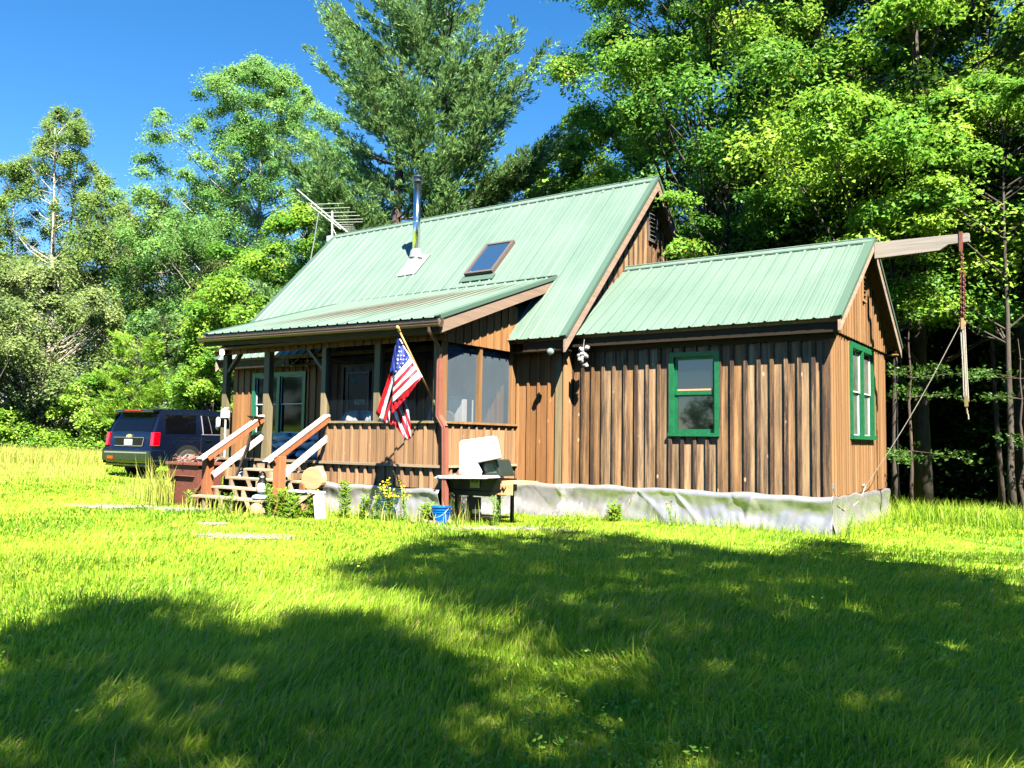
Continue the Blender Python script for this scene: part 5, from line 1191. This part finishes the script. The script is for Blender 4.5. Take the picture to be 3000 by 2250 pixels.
def pine(name, label, loc, H, z0, Rmax, levels, nb, seed, dens=1.0, L=.24, w=.03, upsweep=.5, lm=None, bark=None, prof=None, split=None, group=None, cat='pine tree', per=6, trunk_r=.26, droop=0.0):
    rs = np.random.default_rng(seed); x, y, zg = loc; root = empty(name, loc, label, cat, group)
    mb = MB(); Ps = []; Ds = []
    axes = [[(0, 0), H]] if not split else split
    for (ox, oy), Hs in axes:
        n = 10; pa = np.array([(x + ox * min(1, 1.6 * i / (n - 1)) + rs.normal(0, .03), y + oy * min(1, 1.6 * i / (n - 1)) + rs.normal(0, .03), zg - .1 + Hs * i / (n - 1)) for i in range(n)])
        mb.tube(pa, [trunk_r * (1 - .92 * i / (n - 1)) for i in range(n)], 9)
        for li in range(levels):
            f = (li + rs.uniform(0, .6)) / levels; zz = z0 + (Hs - z0) * f
            rad = Rmax * (prof(f) if prof else (1 - f) ** .7) * rs.uniform(.72, 1.12)
            for b in range(nb):
                a = rs.uniform(0, 6.28); ln = rad * rs.uniform(.6, 1.1); i = min(int(zz / Hs * (n - 1)), n - 2); g = zz / Hs * (n - 1) - i
                b0 = pa[i] * (1 - g) + pa[i + 1] * g; dh = np.array([math.cos(a), math.sin(a), 0])
                us = upsweep * (.45 + .75 * f) - droop
                pts = [b0 + dh * ln * q + np.array([0, 0, ln * (us * q * q + .05 * q) + (-.10 * ln * q if f < .25 else .1 * ln * q)]) for q in (0, .25, .5, .75, 1)]
                tk = min(1, trunk_r / .26 + .1); mb.tube(pts, [tk * q_ for q_ in (.05 * (1 - f * .6), .035, .025, .014, .005)], 5, cap=False); pts = np.array(pts)
                ns = max(5, int(ln * 5 * dens))
                for k in range(ns):
                    q = rs.uniform(.28, 1.0); j = min(int(q * 4), 3); g2 = q * 4 - j; c = pts[j] * (1 - g2) + pts[j + 1] * g2
                    side = np.array([-dh[1], dh[0], 0]) * rs.choice([-1, 1]); sl = ln * .34 * (1.15 - q) * rs.uniform(.4, 1.2) + .12
                    dv = unit(side * rs.uniform(.5, 1) + dh * .75 + np.array([0, 0, rs.uniform(0, .5) * (upsweep * 1.4) + .05]))
                    nt_ = max(2, int(sl * 7))
                    qs = np.linspace(.15, 1, nt_)[:, None]; Ps.append(c + dv * sl * qs + rs.normal(size=(nt_, 3)) * .035); Ds.append(np.repeat((dv + np.array([0, 0, .35 * upsweep * 2]))[None], nt_, 0))
    P = np.concatenate(Ps); D = unit(np.concatenate(Ds)); V, t = needle_tufts(P, D, L, w, rs, per)
    fast_quads('crown', V, 4, lm or LM['pine'], root, t)
    mb.build('trunk', bark or BARKD, root, smooth=True); return root

# --- the big white pine behind the roof
pine('white_pine', 'huge dense white pine with twin stems rising behind the stove pipe', spot(1150, 29), 18.0, 3.6, 5.0, 15, 7, 4, dens=2.9, L=.18, w=.026, upsweep=.6, split=[((0, 0), 18.4), ((1.5, .7), 16.2)], prof=lambda f: 1.0 if f < .45 else (1.0 - 1.1 * (f - .45) if f < .9 else .5 - 2.6 * (f - .9)), per=9, trunk_r=.30)
# --- right-hand wood: maples and other broadleaf trees
R_ = [  # u, dist, height, lowest foliage, radius, clumps, seed, label, mat, leaf
    (1960, 25, 18.5, 3.5, 4.2, 120, 21, 'tall maple with its crown rising just right of the steep gable peak', 'maple'),
    (1760, 30, 13.2, 3.0, 3.7, 100, 22, 'bright maple between the white pine and the gable peak', 'bright'),
    (2180, 21, 19.0, 5.0, 4.3, 120, 23, 'tall forked maple directly behind the wing ridge', 'maple'),
    (2420, 24, 20.0, 5.5, 4.2, 115, 24, 'leafy maple behind the root of the hoist beam', 'maple'),
    (2700, 19.5, 17.0, 4.4, 3.8, 115, 25, 'yellow-green broadleaf tree above the hoist beam end', 'bright'),
    (3000, 20.5, 18.0, 4.8, 3.8, 100, 26, 'yellow-green tree at the right edge of the picture', 'bright'),
    (2900, 26, 21.0, 6.0, 4.2, 100, 27, 'tall dark-trunked maple behind the two yellow-green trees', 'maple'),
    (1620, 36, 12.5, 2.0, 3.6, 80, 28, 'light green tree right of the white pine at the roof line', 'bright')]
for (u, d, H, z0, rc, nc, sd_, lab, lm) in R_:
    tree('maple_tree', lab, 'tree', spot(u, d), H, z0, rc, nc, 980 if d < 27 else 560, .112 if d < 27 else .15, LM[lm], BARK, 'tall', sd_, cr=(.6, 1.15), trunk_r=.17, flat=.5, shell=1.8, stems=2 if sd_ in (23,) else 1, group='broadleaf trees behind the cabin')
# mid-level foliage filling between the trunks
for (u, d, H, z0, rc, nc, sd_, lab) in [
    (2330, 18.5, 7.4, 3.0, 2.6, 46, 31, 'young maple with low layered leaves behind the wing roof'),
    (2120, 20, 8.0, 2.5, 2.4, 40, 32, 'young dark maple close behind the middle of the wing ridge'),
    (2620, 17.5, 8.2, 3.9, 2.0, 34, 33, 'young maple with layered leaves just under the hoist beam'),
    (2960, 17.5, 8.0, 3.8, 2.1, 34, 34, 'young maple leaning in low at the right picture edge')]:
    tree('young_maple', lab, 'tree', spot(u, d), H, z0, rc, nc, 560, .10, LM['maple'] if sd_ != 33 else LM['bright'], BARK, 'round', sd_, cr=(.45, .85), trunk_r=.07, flat=.35, group='young trees at the wood edge')
# dark understory wall: a far mass one cannot count
def wood_mass(name, pts, z0, z1, n, seed, lm, size, depth=3.0):
    rs = np.random.default_rng(seed); P = np.array(pts, float); seg = np.linalg.norm(np.diff(P, axis=0), axis=1); cs = np.concatenate([[0], np.cumsum(seg)])
    k = n // 160; s = rs.uniform(0, cs[-1], k); j = np.clip(np.searchsorted(cs, s) - 1, 0, len(seg) - 1); g = ((s - cs[j]) / seg[j])[:, None]
    c = P[j] * (1 - g) + P[j + 1] * g; nn_ = np.stack([-(P[j + 1] - P[j])[:, 1], (P[j + 1] - P[j])[:, 0]], 1); nn_ = unit(nn_)
    c = c + nn_ * rs.uniform(0, depth, k)[:, None]; zz = z0 + (z1 - z0) * rs.uniform(0, 1, k) ** 1.1
    zz = zz * (.82 + .18 * np.sin(s * .9 + seed) * np.sin(s * .37))
    cen = np.column_stack([c, ground(c[:, 0], c[:, 1]) + zz]); A, N_, t, ls = clump_leaves(cen, rs.uniform(.6, 1.3, k), 160, size, rs, flat=.7)
    o = fast_quads(name, leaf_quads(A, N_, ls, rs=rs), 4, lm, None, np.repeat(t, 4)); tag(o, kind='stuff'); return o
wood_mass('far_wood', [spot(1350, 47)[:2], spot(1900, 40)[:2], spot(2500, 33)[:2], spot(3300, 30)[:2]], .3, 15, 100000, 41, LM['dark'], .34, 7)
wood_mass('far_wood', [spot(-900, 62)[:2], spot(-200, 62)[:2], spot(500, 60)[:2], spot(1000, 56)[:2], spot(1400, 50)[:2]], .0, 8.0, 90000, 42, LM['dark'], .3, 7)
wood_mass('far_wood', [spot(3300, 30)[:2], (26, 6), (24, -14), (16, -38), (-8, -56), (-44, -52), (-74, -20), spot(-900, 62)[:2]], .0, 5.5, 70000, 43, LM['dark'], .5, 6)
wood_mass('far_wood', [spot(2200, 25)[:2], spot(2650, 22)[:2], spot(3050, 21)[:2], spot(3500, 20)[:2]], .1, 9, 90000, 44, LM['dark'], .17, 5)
wood_mass('far_wood', [(20, 8), (20, -12), (14, -26), (3, -32)], .1, 17, 60000, 45, LM['dark'], .5, 5)  # unseen wood added behind the camera to block low sky light
# trunks standing in the dark wood on the right
for k, (u, d, H, r_, ln) in enumerate([(2660, 24.5, 13, .10, .02), (2745, 24, 14, .12, -.01), (2860, 25, 13, .08, .01), (2930, 19.5, 12, .055, -.035), (2990, 26, 14, .13, 0), (2600, 27, 14, .14, .01), (2800, 29, 14, .15, 0), (2320, 24, 13, .13, .01), (2490, 24, 13, .09, .02)]):
    labs2 = ['thin dark trunk standing nearest right of the wing end wall', 'dark trunk in the gloom below the hoist beam', 'slim trunk right of the hanging rope', 'crooked thin stem leaning near the right picture edge', 'thick shadowed trunk at the right picture edge', 'thick trunk deep in the wood behind the wing end wall', 'thick trunk deep in the wood behind the hanging rope', 'dark trunk behind the middle of the wing roof', 'slim trunk behind the wing peak']
    rs = np.random.default_rng(60 + k); X0 = spot(u, d)
    c = np.array([[X0[0] + ln * H + rs.normal(0, 1.1), X0[1] + rs.normal(0, 1.1), X0[2] + H * rs.uniform(.55, 1)] for _ in range(16)])
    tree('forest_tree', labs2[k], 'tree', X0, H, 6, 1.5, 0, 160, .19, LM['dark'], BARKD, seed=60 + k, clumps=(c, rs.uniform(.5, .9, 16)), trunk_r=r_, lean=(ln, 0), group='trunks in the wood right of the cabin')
for (u, lab, x, y, H, sd_) in [(0, 'unseen maple added right of the picture to shade the wood edge', 7.4, 7.0, 14, 61), (0, 'second unseen maple added further right for the same shade', 13.0, 14.5, 15, 62), (0, 'third unseen maple added deep in the wood to darken it', 6.6, 12.0, 16, 63)]:
    tree('maple_tree', lab, 'tree', (x, y, .1), H, 1.6, 4.6, 120, 210, .22, LM['maple'], BARK, 'round', sd_, cr=(.7, 1.2), trunk_r=.2, group='broadleaf trees behind the cabin')  # out-of-frame maples added to keep the right-hand wood in shade
# hemlock boughs low in the shade
for (u, d, H, sd_, lab) in [(2665, 17.2, 4.8, 71, 'small hemlock with flat lit boughs right of the wing end wall'), (2990, 16.6, 3.2, 72, 'small hemlock poking in low at the right picture edge')]:
    pine('hemlock', lab, spot(u, d), H, 1.1, 1.5, 5 if sd_ == 71 else 3, 4, sd_, dens=1.8, L=.07, w=.022, upsweep=.05, lm=LM['hemlock'], prof=lambda f: (1 - f) ** .6 + .1, cat='tree', per=8, trunk_r=.04, droop=.12, group='hemlocks at the wood edge')

# --- left side
tree('poplar_tree', 'tall broad poplar with pale branches left of the white pine', 'tree', spot(745, 39), 17.6, 4.6, 4.4, 420, 460, .105, LM['poplar'], BARKW, 'round', 81, cr=(.55, 1.1), shell=1.5, trunk_r=.2)
tree('maple_tree', 'bright green maple behind the rooftop aerial', 'tree', spot(880, 31), 9.3, 1.2, 2.9, 84, 560, .15, LM['bright'], BARK, 'round', 82, cr=(.5, 1.0), trunk_r=.14)
tree('maple_tree', 'shaded dark maple behind the left end of the steep roof', 'tree', spot(700, 35), 8.6, 1.0, 2.6, 60, 480, .16, LM['maple'], BARK, 'round', 83, cr=(.5, .95), trunk_r=.12)
L_ = [(150, 44, 15.2, 3.4, 2.6, 66, 84, 'tallest slender birch at the far left of the clearing', 'birch', .17),
      (285, 43, 12.2, 3.2, 1.9, 42, 85, 'slender pale birch right of the tallest birch', 'birch', .12),
      (20, 45, 12.4, 3.0, 2.4, 48, 86, 'leafy birch cut by the left picture edge', 'birch', .15),
      (425, 41, 11.6, 3.6, 2.2, 56, 87, 'two-stemmed birch with bare pale lower trunks left of the poplar', 'birch', .13),
      (505, 40, 10.6, 4.2, 1.9, 44, 88, 'birch with a long curved white trunk left of the porch roof', 'poplar', .11),
      (590, 42, 13.0, 3.8, 2.4, 62, 89, 'round-topped green poplar left of the tall broad poplar', 'poplar', .15),
      (640, 37, 8.0, 1.4, 2.0, 44, 90, 'grey-green sallow tree above the left porch roof corner', 'willow', .12),
      (345, 47, 11.0, 2.5, 2.3, 44, 91, 'hazy birch far back between the pale trunks', 'birch', .12)]
for (u, d, H, z0, rc, nc, sd_, lab, lm, tr_) in L_:
    tree('birch_tree', lab, 'tree', spot(u, d), H, z0, rc * 1.05, int(nc * 2.4), 300, .11, LM[lm], BARKW, 'tall', sd_, cr=(.45, .95), trunk_r=tr_, flat=.8, stems=2 if sd_ in (84, 87, 91) else 1, group='birches and poplars on the left', lean=(.03 if sd_ == 88 else 0, 0), shell=1.4)
tree('willow_tree', 'big pale grey-green willow at the left edge of the lawn', 'tree', spot(90, 36), 7.0, .5, 3.0, 100, 620, .115, LM['willow'], BARKW, 'round', 95, cr=(.5, 1.0), trunk_r=.15, flat=.8, stems=3)
tree('willow_tree', 'lower pale willow spilling out beyond the left picture edge', 'tree', spot(-110, 34), 6.6, .3, 2.6, 60, 480, .12, LM['willow'], BARKW, 'round', 96, cr=(.5, 1.0), trunk_r=.12, flat=.8, stems=2)
for (u, d, H, rc, nc, sd_, lm, lab) in [(265, 33, 2.9, 1.5, 40, 97, 'bright', 'bright yellow-green bush left of the parked car'), (140, 34.5, 2.0, 1.3, 30, 98, 'dark', 'dark low bush under the big willow'), (30, 33, 1.5, 1.1, 22, 99, 'bright', 'small green bush at the lower left picture edge'),
        (625, 30, 4.0, 1.3, 36, 100, 'bright', 'green bush seen between the car and the left porch post'), (345, 35, 2.2, 1.2, 24, 101, 'maple', 'leafy bush right behind the car tailgate'), (560, 36, 3.4, 1.8, 40, 102, 'dark', 'dark thicket behind the roof of the car')]:
    tree('bush', lab, 'bush', spot(u, d), H, .05, rc, nc, 420, .105, LM[lm], BARK, 'bush', sd_, cr=(.3, .6), trunk_r=.03, flat=.75, stems=3, group='bushes at the edge of the clearing')
pine('young_pine', 'soft bright green young pine above the roof of the car', spot(405, 32), 4.3, .4, 1.7, 13, 6, 103, dens=2.2, L=.20, w=.028, upsweep=.45, prof=lambda f: .35 + .75 * (1 - f) ** .8, per=8, trunk_r=.06, lm=LM['bright'])
pine('young_pine', 'darker young pine just behind the bright one', spot(470, 35), 5.6, .4, 1.6, 13, 5, 104, dens=1.8, L=.20, w=.03, upsweep=.3, prof=lambda f: .3 + .75 * (1 - f) ** .8, per=7, trunk_r=.06)

# --- trees to the right of and behind the photographer: their crowns throw the lawn shade
POLY_A = [(3000, 1725), (2840, 1690), (2600, 1640), (2450, 1590), (2380, 1605), (2290, 1650), (2100, 1620), (1950, 1590), (1750, 1558), (1600, 1562), (1350, 1570), (1250, 1600), (1100, 1630), (900, 1675), (980, 1725), (1250, 1765), (1400, 1800), (1600, 1880), (1830, 1960), (2100, 1990), (3000, 1990)]
POLY_B = [(0, 1850), (100, 1875), (200, 1795), (300, 1765), (480, 1745), (560, 1800), (700, 1870), (800, 1885), (900, 1830), (1000, 1812), (1150, 1850), (1350, 1950), (1500, 2010), (1830, 2010), (2100, 1960), (3000, 1960), (3000, 2300), (0, 2300)]
def inside(px, py, poly):
    c = np.zeros(len(px), bool); n = len(poly)
    for i in range(n):
        x1, y1 = poly[i]; x2, y2 = poly[(i + 1) % n]
        c ^= ((y1 > py) != (y2 > py)) & (px < (x2 - x1) * (py - y1) / (y2 - y1 + 1e-9) + x1)
    return c
SHADE = [((8.3, -4.6), 12.5, 'maple right of the lawn beyond the picture edge'), ((8.6, -11.0), 13.5, 'broad maple beside the photographer on the right'), ((5.2, -17.0), 13, 'broad maple behind the photographer'), ((12.5, -1.5), 13, 'maple far right beyond the wing'), ((-1.5, -17.5), 11, 'maple behind the photographer on the left')]
def shade_trees():
    rs = np.random.default_rng(200); PA = [ground_pt(u, v) for u, v in POLY_A]; PB = [ground_pt(u, min(v, 2240) if v < 2300 else 2700) for u, v in POLY_B]
    rim = [(9, -3.5), (9, -30), (-14, -30)]
    PC = [(1.2, -2.6), (14, 1.0), (14, -26), (-9, -26), (-6, -11.6), (0.5, -10.2), (2.2, -8.2)]
    pts = []
    for poly, dens in ((PA, 9), (PB, 11), (PC, 2.0)):
        q = np.array(poly); lo, hi = q.min(0), q.max(0); n = int((hi[0] - lo[0]) * (hi[1] - lo[1]) * dens); X = rs.uniform(lo, hi, (n, 2)); pts.append(X[inside(X[:, 0], X[:, 1], poly)])
    G = np.concatenate(pts); foot = np.array([s[0] for s in SHADE])
    best = None; cen = []; own = []
    for g in G:
        bd = 1e9; hs = rs.uniform(6.2, 12.0, 7)
        for h in hs:
            p = g + SUN[:2] / SUN[2] * (h - .1); dd = np.hypot(*(foot - p).T); k = int(dd.argmin()); cost = dd[k] + .0 * h
            cv = p - CAM[:2]; el = (h - 1 - CAM[2]) / max(.1, np.hypot(*cv)); az = math.degrees(math.atan2(cv[0], cv[1]))
            if -75 < az < 1.5 and el < .85: cost += 50
            if cost < bd: bd = cost; bp = (p[0], p[1], h); bk_ = k
        if bd < 40: cen.append(bp); own.append(bk_)
    cen = np.array(cen); own = np.array(own)
    for k, (f, H, lab) in enumerate(SHADE):
        c = cen[own == k]
        if len(c) < 3: continue
        tree('shade_maple', lab, 'tree', (f[0], f[1], float(ground(*f))), H, 5, 4, 0, 85, .17, LM['shade'], BARK, seed=210 + k, clumps=(c, rs.uniform(.32, .52, len(c))), trunk_r=.24, group='maples shading the lawn', flat=.7, limbs=True)
shade_trees()

# ---------------------------------------------------------------- grass
FOOT = [(-12.8, -0.33, -4.1, 6.0), (-10.4, -2.33, -5.05, 0), (-4.2, -.04, .04, 3.85)]
def in_house(x, y):
    m = np.zeros(len(x), bool)
    for a, b, c, d in FOOT: m |= (x > a) & (x < c) & (y > b) & (y < d)
    return m
def gravel_mask(x, y):
    m = np.zeros(len(x))
    for (cx, cy, a, b) in GRAVEL:
        dx, dy = x - cx, y - cy; p = dx * .82 + dy * .57; q = -dx * .57 + dy * .82
        m = np.maximum(m, 1 - np.sqrt((p / a) ** 2 + (q / b) ** 2) * .85)
    return m
def vnoise(x, y, s, seed):
    rs = np.random.default_rng(seed); o = np.zeros_like(x); 
    for k in range(5):
        a = rs.uniform(0, 6.28); f = s * rs.uniform(.6, 1.7); o += np.sin((x * math.cos(a) + y * math.sin(a)) * f + rs.uniform(0, 6.28) + 1.7 * np.sin((x * math.sin(a) - y * math.cos(a)) * f * .6 + k))
    return o / 5
def blades(name, x, y, h, w, lean, tint, m, rs, bend=.45):
    n = len(x); z = ground(x, y) - .005; la = np.arctan2(lean[:, 1], lean[:, 0]); ll = np.hypot(lean[:, 0], lean[:, 1])
    fa = rs.uniform(0, 6.28, n); S = np.stack([np.cos(fa), np.sin(fa), np.zeros(n)], 1) * (w / 2)[:, None]
    L_ = np.stack([np.cos(la) * ll, np.sin(la) * ll, np.zeros(n)], 1); B = np.stack([x, y, z], 1); up = np.array([0, 0, 1.])
    hh = h[:, None]
    m1 = B + up * hh * .5 + L_ * hh * bend * .4; tp = B + up * hh * np.sqrt(np.clip(1 - (ll[:, None] * .6) ** 2, .2, 1)) + L_ * hh
    V = np.stack([B - S, B + S, m1 + S * .8, m1 - S * .8, tp], 1).reshape(-1, 3)
    b = np.arange(n) * 5; idx = np.stack([b, b + 1, b + 2, b + 3, b + 3, b + 2, b + 4], 1).ravel()
    st = np.stack([np.arange(n) * 7, np.arange(n) * 7 + 4], 1).ravel()
    tt = np.stack([tint - .12, tint - .12, tint, tint, tint + .1], 1).ravel()
    o = fast_quads(name, V, 0, m, None, np.clip(tt, 0, 1), faces=(idx, st)); tag(o, kind='stuff'); return o
GRASS = leafmat('lawn_grass', (.045, .25, .018), (.52, .70, .06), .5, rough=.5, spec=.35, cc=(.60, .46, .22))
STRAW = leafmat('seeding_grass', (.26, .42, .03), (.62, .58, .16), .4, rough=.7, spec=.15)
def make_grass():
    rs = np.random.default_rng(300); N = 520000
    u = rs.uniform(size=N); near = rs.uniform(size=N) < .62
    r = np.where(near, 1 / (1 / 2.3 + (1 / 48 - 1 / 2.3) * u), 2.3 + 46 * u ** 1.25)
    hd = math.atan2(AX_F[1], AX_F[0]); a = hd + rs.uniform(-.70, .70, N)
    x, y = CAM[0] + r * np.cos(a), CAM[1] + r * np.sin(a)
    keep = ~in_house(x, y) & (gravel_mask(x, y) < rs.uniform(-.05, .5, N)); x, y, r = x[keep], y[keep], r[keep]; n = len(x)
    big = vnoise(x, y, .9, 1); med = vnoise(x, y, 3.2, 2); sml = vnoise(x, y, 9, 3)
    h = (.058 + .018 * big + .022 * med + .012 * sml) * rs.uniform(.55, 1.35, n); h = np.clip(h, .03, .2) * (1 + .25 * np.exp(-((r - 4) / 3) ** 2))
    wv = .0035 + .00085 * r; wv = wv * rs.uniform(.7, 1.3, n); tall_ = rs.uniform(size=n) < .035; h = np.where(tall_, h * 1.9, h)
    la = 2.2 * vnoise(x, y, .8, 4) + .9 * vnoise(x, y, 3, 5) + rs.normal(0, .7, n); ll = np.clip(.45 + .25 * med + rs.normal(0, .2, n), .05, 1.1)
    sun_dry = .5 + .22 * vnoise(x, y, .35, 6) + .18 * vnoise(x, y, 1.4, 7)
    t = np.clip(sun_dry + .1 * sml + .15 * vnoise(x, y, 5, 12) + rs.normal(0, .17, n) + .10 * np.clip((r - 9) / 15, 0, 1), 0, 1)
    t = np.where(rs.uniform(size=n) < .05 + .12 * np.clip(vnoise(x, y, 1.1, 21), 0, 1), 1.0, np.clip(t, 0, .9)) if True else t
    blades('grass', x, y, h, wv, np.stack([np.cos(la), np.sin(la)], 1) * ll[:, None], t, GRASS, rs)
    # tall seeding grass: far left field, foot of the wood, round the barrel and the car
    X = []; Y = []; Hh = []
    def band(c0, c1, wd, n, h0, h1):
        s = rs.uniform(size=n); c0, c1 = np.array(c0), np.array(c1); p = c0 + (c1 - c0) * s[:, None]; nn_ = unit(np.array([-(c1 - c0)[1], (c1 - c0)[0]])); p = p + nn_ * rs.normal(0, wd, n)[:, None]
        X.append(p[:, 0]); Y.append(p[:, 1]); Hh.append(rs.uniform(h0, h1, n))
    band(spot(-250, 28)[:2], spot(330, 27.5)[:2], 2.0, 9000, .08, .24); band(spot(-250, 31)[:2], spot(330, 30.5)[:2], .8, 8000, .3, .6)
    band((-11.0, -3.2), (-10.55, -3.3), .12, 170, .4, .95); band((-13.5, -1.6), (-11.0, -2.6), .5, 700, .15, .5)
    band((-7.2, -2.9), (-4.9, -2.75), .18, 90, .15, .35); band((-9.2, -3.7), (-7.3, -3.75), .15, 110, .15, .35); band((-4.9, -2.6), (-4.2, -2.5), .15, 30, .2, .4);
    x, y, h = map(np.concatenate, (X, Y, Hh)); k = ~in_house(x, y); x, y, h = x[k], y[k], h[k]; n = len(x); r = np.hypot(x - CAM[0], y - CAM[1])
    a = rs.uniform(0, 6.28, n); blades('tall_grass', x, y, h, .004 + .0007 * r, np.stack([np.cos(a), np.sin(a)], 1) * rs.uniform(.05, .4, n)[:, None], np.clip(rs.uniform(0, 1, n), 0, 1), STRAW, rs)
    for (q0, q1, n, hh) in (((-4.1, -.26), (.1, -.30), 420, .22), ((.2, -.1), (.22, 4), 420, .28), ((-10.4, -2.6), (-4.5, -2.6), 520, .2)):
        q0, q1 = np.array(q0), np.array(q1); q = q0 + (q1 - q0) * rs.uniform(size=n)[:, None] + rs.normal(0, .06, (n, 2)); a = rs.uniform(0, 6.28, n)
        blades('tall_grass', q[:, 0], q[:, 1], rs.uniform(.08, hh, n), np.full(n, .009), np.stack([np.cos(a), np.sin(a)], 1) * rs.uniform(.2, .9, n)[:, None], rs.uniform(.3, 1, n), GRASS, rs)
    n = 2600; p0, p1 = np.array(spot(2600, 16.2)[:2]), np.array(spot(3200, 15.0)[:2]); q = p0 + (p1 - p0) * rs.uniform(size=n)[:, None] + rs.normal(0, .3, (n, 2)); a = rs.uniform(0, 6.28, n)
    blades('tall_grass', q[:, 0], q[:, 1], rs.uniform(.12, .42, n), np.full(n, .012), np.stack([np.cos(a), np.sin(a)], 1) * rs.uniform(.1, .6, n)[:, None], rs.uniform(.1, .9, n), GRASS, rs)
    # broad leaved weeds and clover in the turf
    n = 2600; r = 1 / (1 / 2.4 + (1 / 16 - 1 / 2.4) * rs.uniform(size=n)); a = hd + rs.uniform(-.66, .66, n); x, y = CAM[0] + r * np.cos(a), CAM[1] + r * np.sin(a)
    cl = vnoise(x, y, 1.6, 9) > .12; x, y = x[cl], y[cl]; k = ~in_house(x, y); x, y = x[k], y[k]; n = len(x); X = np.repeat(x, 4) + rs.normal(0, .025, 4 * n); Y = np.repeat(y, 4) + rs.normal(0, .025, 4 * n)
    P = np.stack([X, Y, ground(X, Y) + rs.uniform(.03, .10, 4 * n)], 1); N_ = unit(np.array([0, 0, 1.]) + rs.normal(size=(4 * n, 3)) * .35)
    o = fast_quads('broadleaf_weeds', leaf_quads(P, N_, rs.uniform(.015, .036, 4 * n), .6, .1, rs), 4, LM['bright'], None, np.repeat(rs.uniform(0, .8, 4 * n), 4)); tag(o, kind='stuff')
    # tiny yellow flowers
    n = 620; r = rs.uniform(7, 30, n); a = hd + rs.uniform(.15, .68, n); x, y = CAM[0] + r * np.cos(a), CAM[1] + r * np.sin(a); k = ~in_house(x, y); x, y = x[k], y[k]; n = len(x)
    P = np.stack([x, y, ground(x, y) + rs.uniform(.07, .13, n)], 1); o = fast_quads('meadow_flowers', leaf_quads(P, unit(np.array([0, 0, 1.]) + rs.normal(size=(n, 3)) * .4), .018 + .0009 * np.hypot(x - CAM[0], y - CAM[1]), 1, 0, rs), 4, mat('yellow_petal', (.85, .62, .02), .6), None); tag(o, kind='stuff')
make_grass()

# ---------------------------------------------------------------- single plants by the cabin
STEM = mat('plant_stem', (.12, .22, .03), .7)
PET = mat('yellow_flower', (.85, .65, .01), .6)
def weed(x, y, H, ns, label, seed, flower=0, leaf=.09, sp=.16, group='weeds growing along the porch'):
    rs = np.random.default_rng(seed); z = ground(x, y); root = empty('weed_plant', (x, y, z), label, 'plant', group)
    mb = MB(); P = []; D = []; F = []
    for s in range(ns):
        a = rs.uniform(0, 6.28); tip = np.array([x + sp * math.cos(a) * rs.uniform(.3, 1), y + sp * .7 * math.sin(a) * rs.uniform(.3, 1), z + H * rs.uniform(.65, 1)]); b = np.array([x + rs.normal(0, .03), y + rs.normal(0, .03), z - .02])
        pts = [b + (tip - b) * t + np.array([0, 0, .06 * math.sin(3.14 * t)]) for t in np.linspace(0, 1, 6)]; mb.tube(pts, [.006, .005, .005, .004, .003, .002], 5, cap=False)
        for t in np.linspace(.12, .98, 15):
            for q in range(2):
                c = b + (tip - b) * t; aa = rs.uniform(0, 6.28); P.append(c + np.array([math.cos(aa), math.sin(aa), .3]) * leaf * .45); D.append([math.cos(aa), math.sin(aa), .55])
        if flower:
            for q in range(flower): F.append(tip + rs.normal(0, 1, 3) * (.035, .03, .03))
    P = np.array(P); D = unit(np.array(D)); n = len(P); s_ = unit(np.cross(D, [0, 0, 1.])); l = (leaf * rs.uniform(.6, 1.2, n))[:, None]
    V = np.stack([P - D * l * .5, P + s_ * l * .14 + [0, 0, .008], P + D * l * .5 - [0, 0, .012], P - s_ * l * .14 + [0, 0, .008]], 1).reshape(-1, 3)
    fast_quads('leaves', V, 4, LM['bright'], root, np.repeat(rs.uniform(.2, .9, n), 4)); mb.build('stems', STEM, root)
    if flower:
        F = np.array(F); n = len(F); fast_quads('flowers', leaf_quads(F, unit(rs.normal(size=(n, 3)) + [0, -.6, .6]), np.full(n, .032), .9, .1, rs), 4, PET, root)
    return root
WD = [(-5.64, -2.72, .60, 7, 'yellow-flowering plant before the tarp, tallest of the flowers', 1, 16, .08, .17), (-5.36, -2.70, .52, 4, 'yellow-flowering plant nearest the downspout', 2, 9, .08, .10), (-5.88, -2.76, .50, 4, 'leafy plant with few yellow heads left of the tallest flowers', 3, 4, .08, .12),
      (-6.42, -2.92, .62, 6, 'tall narrow-leaved green weed left of the flowers', 4, 0, .13, .10), (-6.72, -3.3, .42, 5, 'low weed with one yellow head at the stool corner', 5, 3, .1, .12), (-6.1, -2.85, .40, 6, 'low leafy weed between the tall weed and the flowers', 6, 0, .10, .18),
      (-7.18, -3.5, .50, 7, 'bushy narrow-leaved weed in front of the stool left leg', 7, 0, .12, .12), (-6.88, -3.52, .46, 6, 'bushy narrow-leaved weed in front of the stool right leg', 8, 0, .12, .12), (-7.4, -3.55, .5, 5, 'weed growing against the right step post', 9, 0, .10, .08),
      (-5.0, -2.60, .32, 6, 'broad-leaved weed at the foot of the downspout', 10, 0, .13, .12), (-4.05, -2.25, .50, 6, 'spindly weed growing up through the grill legs', 11, 0, .07, .12), (-3.15, -.35, .32, 4, 'dock plant with broad leaves against the wing tarp', 12, 0, .16, .08),
      (-2.2, -.36, .34, 4, 'spindly flowering weed against the middle of the wing tarp', 13, 3, .05, .12), (-9.5, -3.45, .35, 7, 'low weed at the left foot of the steps', 14, 0, .08, .2), (-8.2, -3.75, .42, 6, 'wispy weed growing up before the bottom tread', 15, 0, .07, .25), (.35, -.5, .34, 4, 'wispy weed at the tarp corner under the end wall', 16, 0, .05, .10)]
for (x, y, H, ns, lab, sd_, fl, lf, sp) in WD: weed(x, y, H, ns, lab, 400 + sd_, fl, lf, sp)
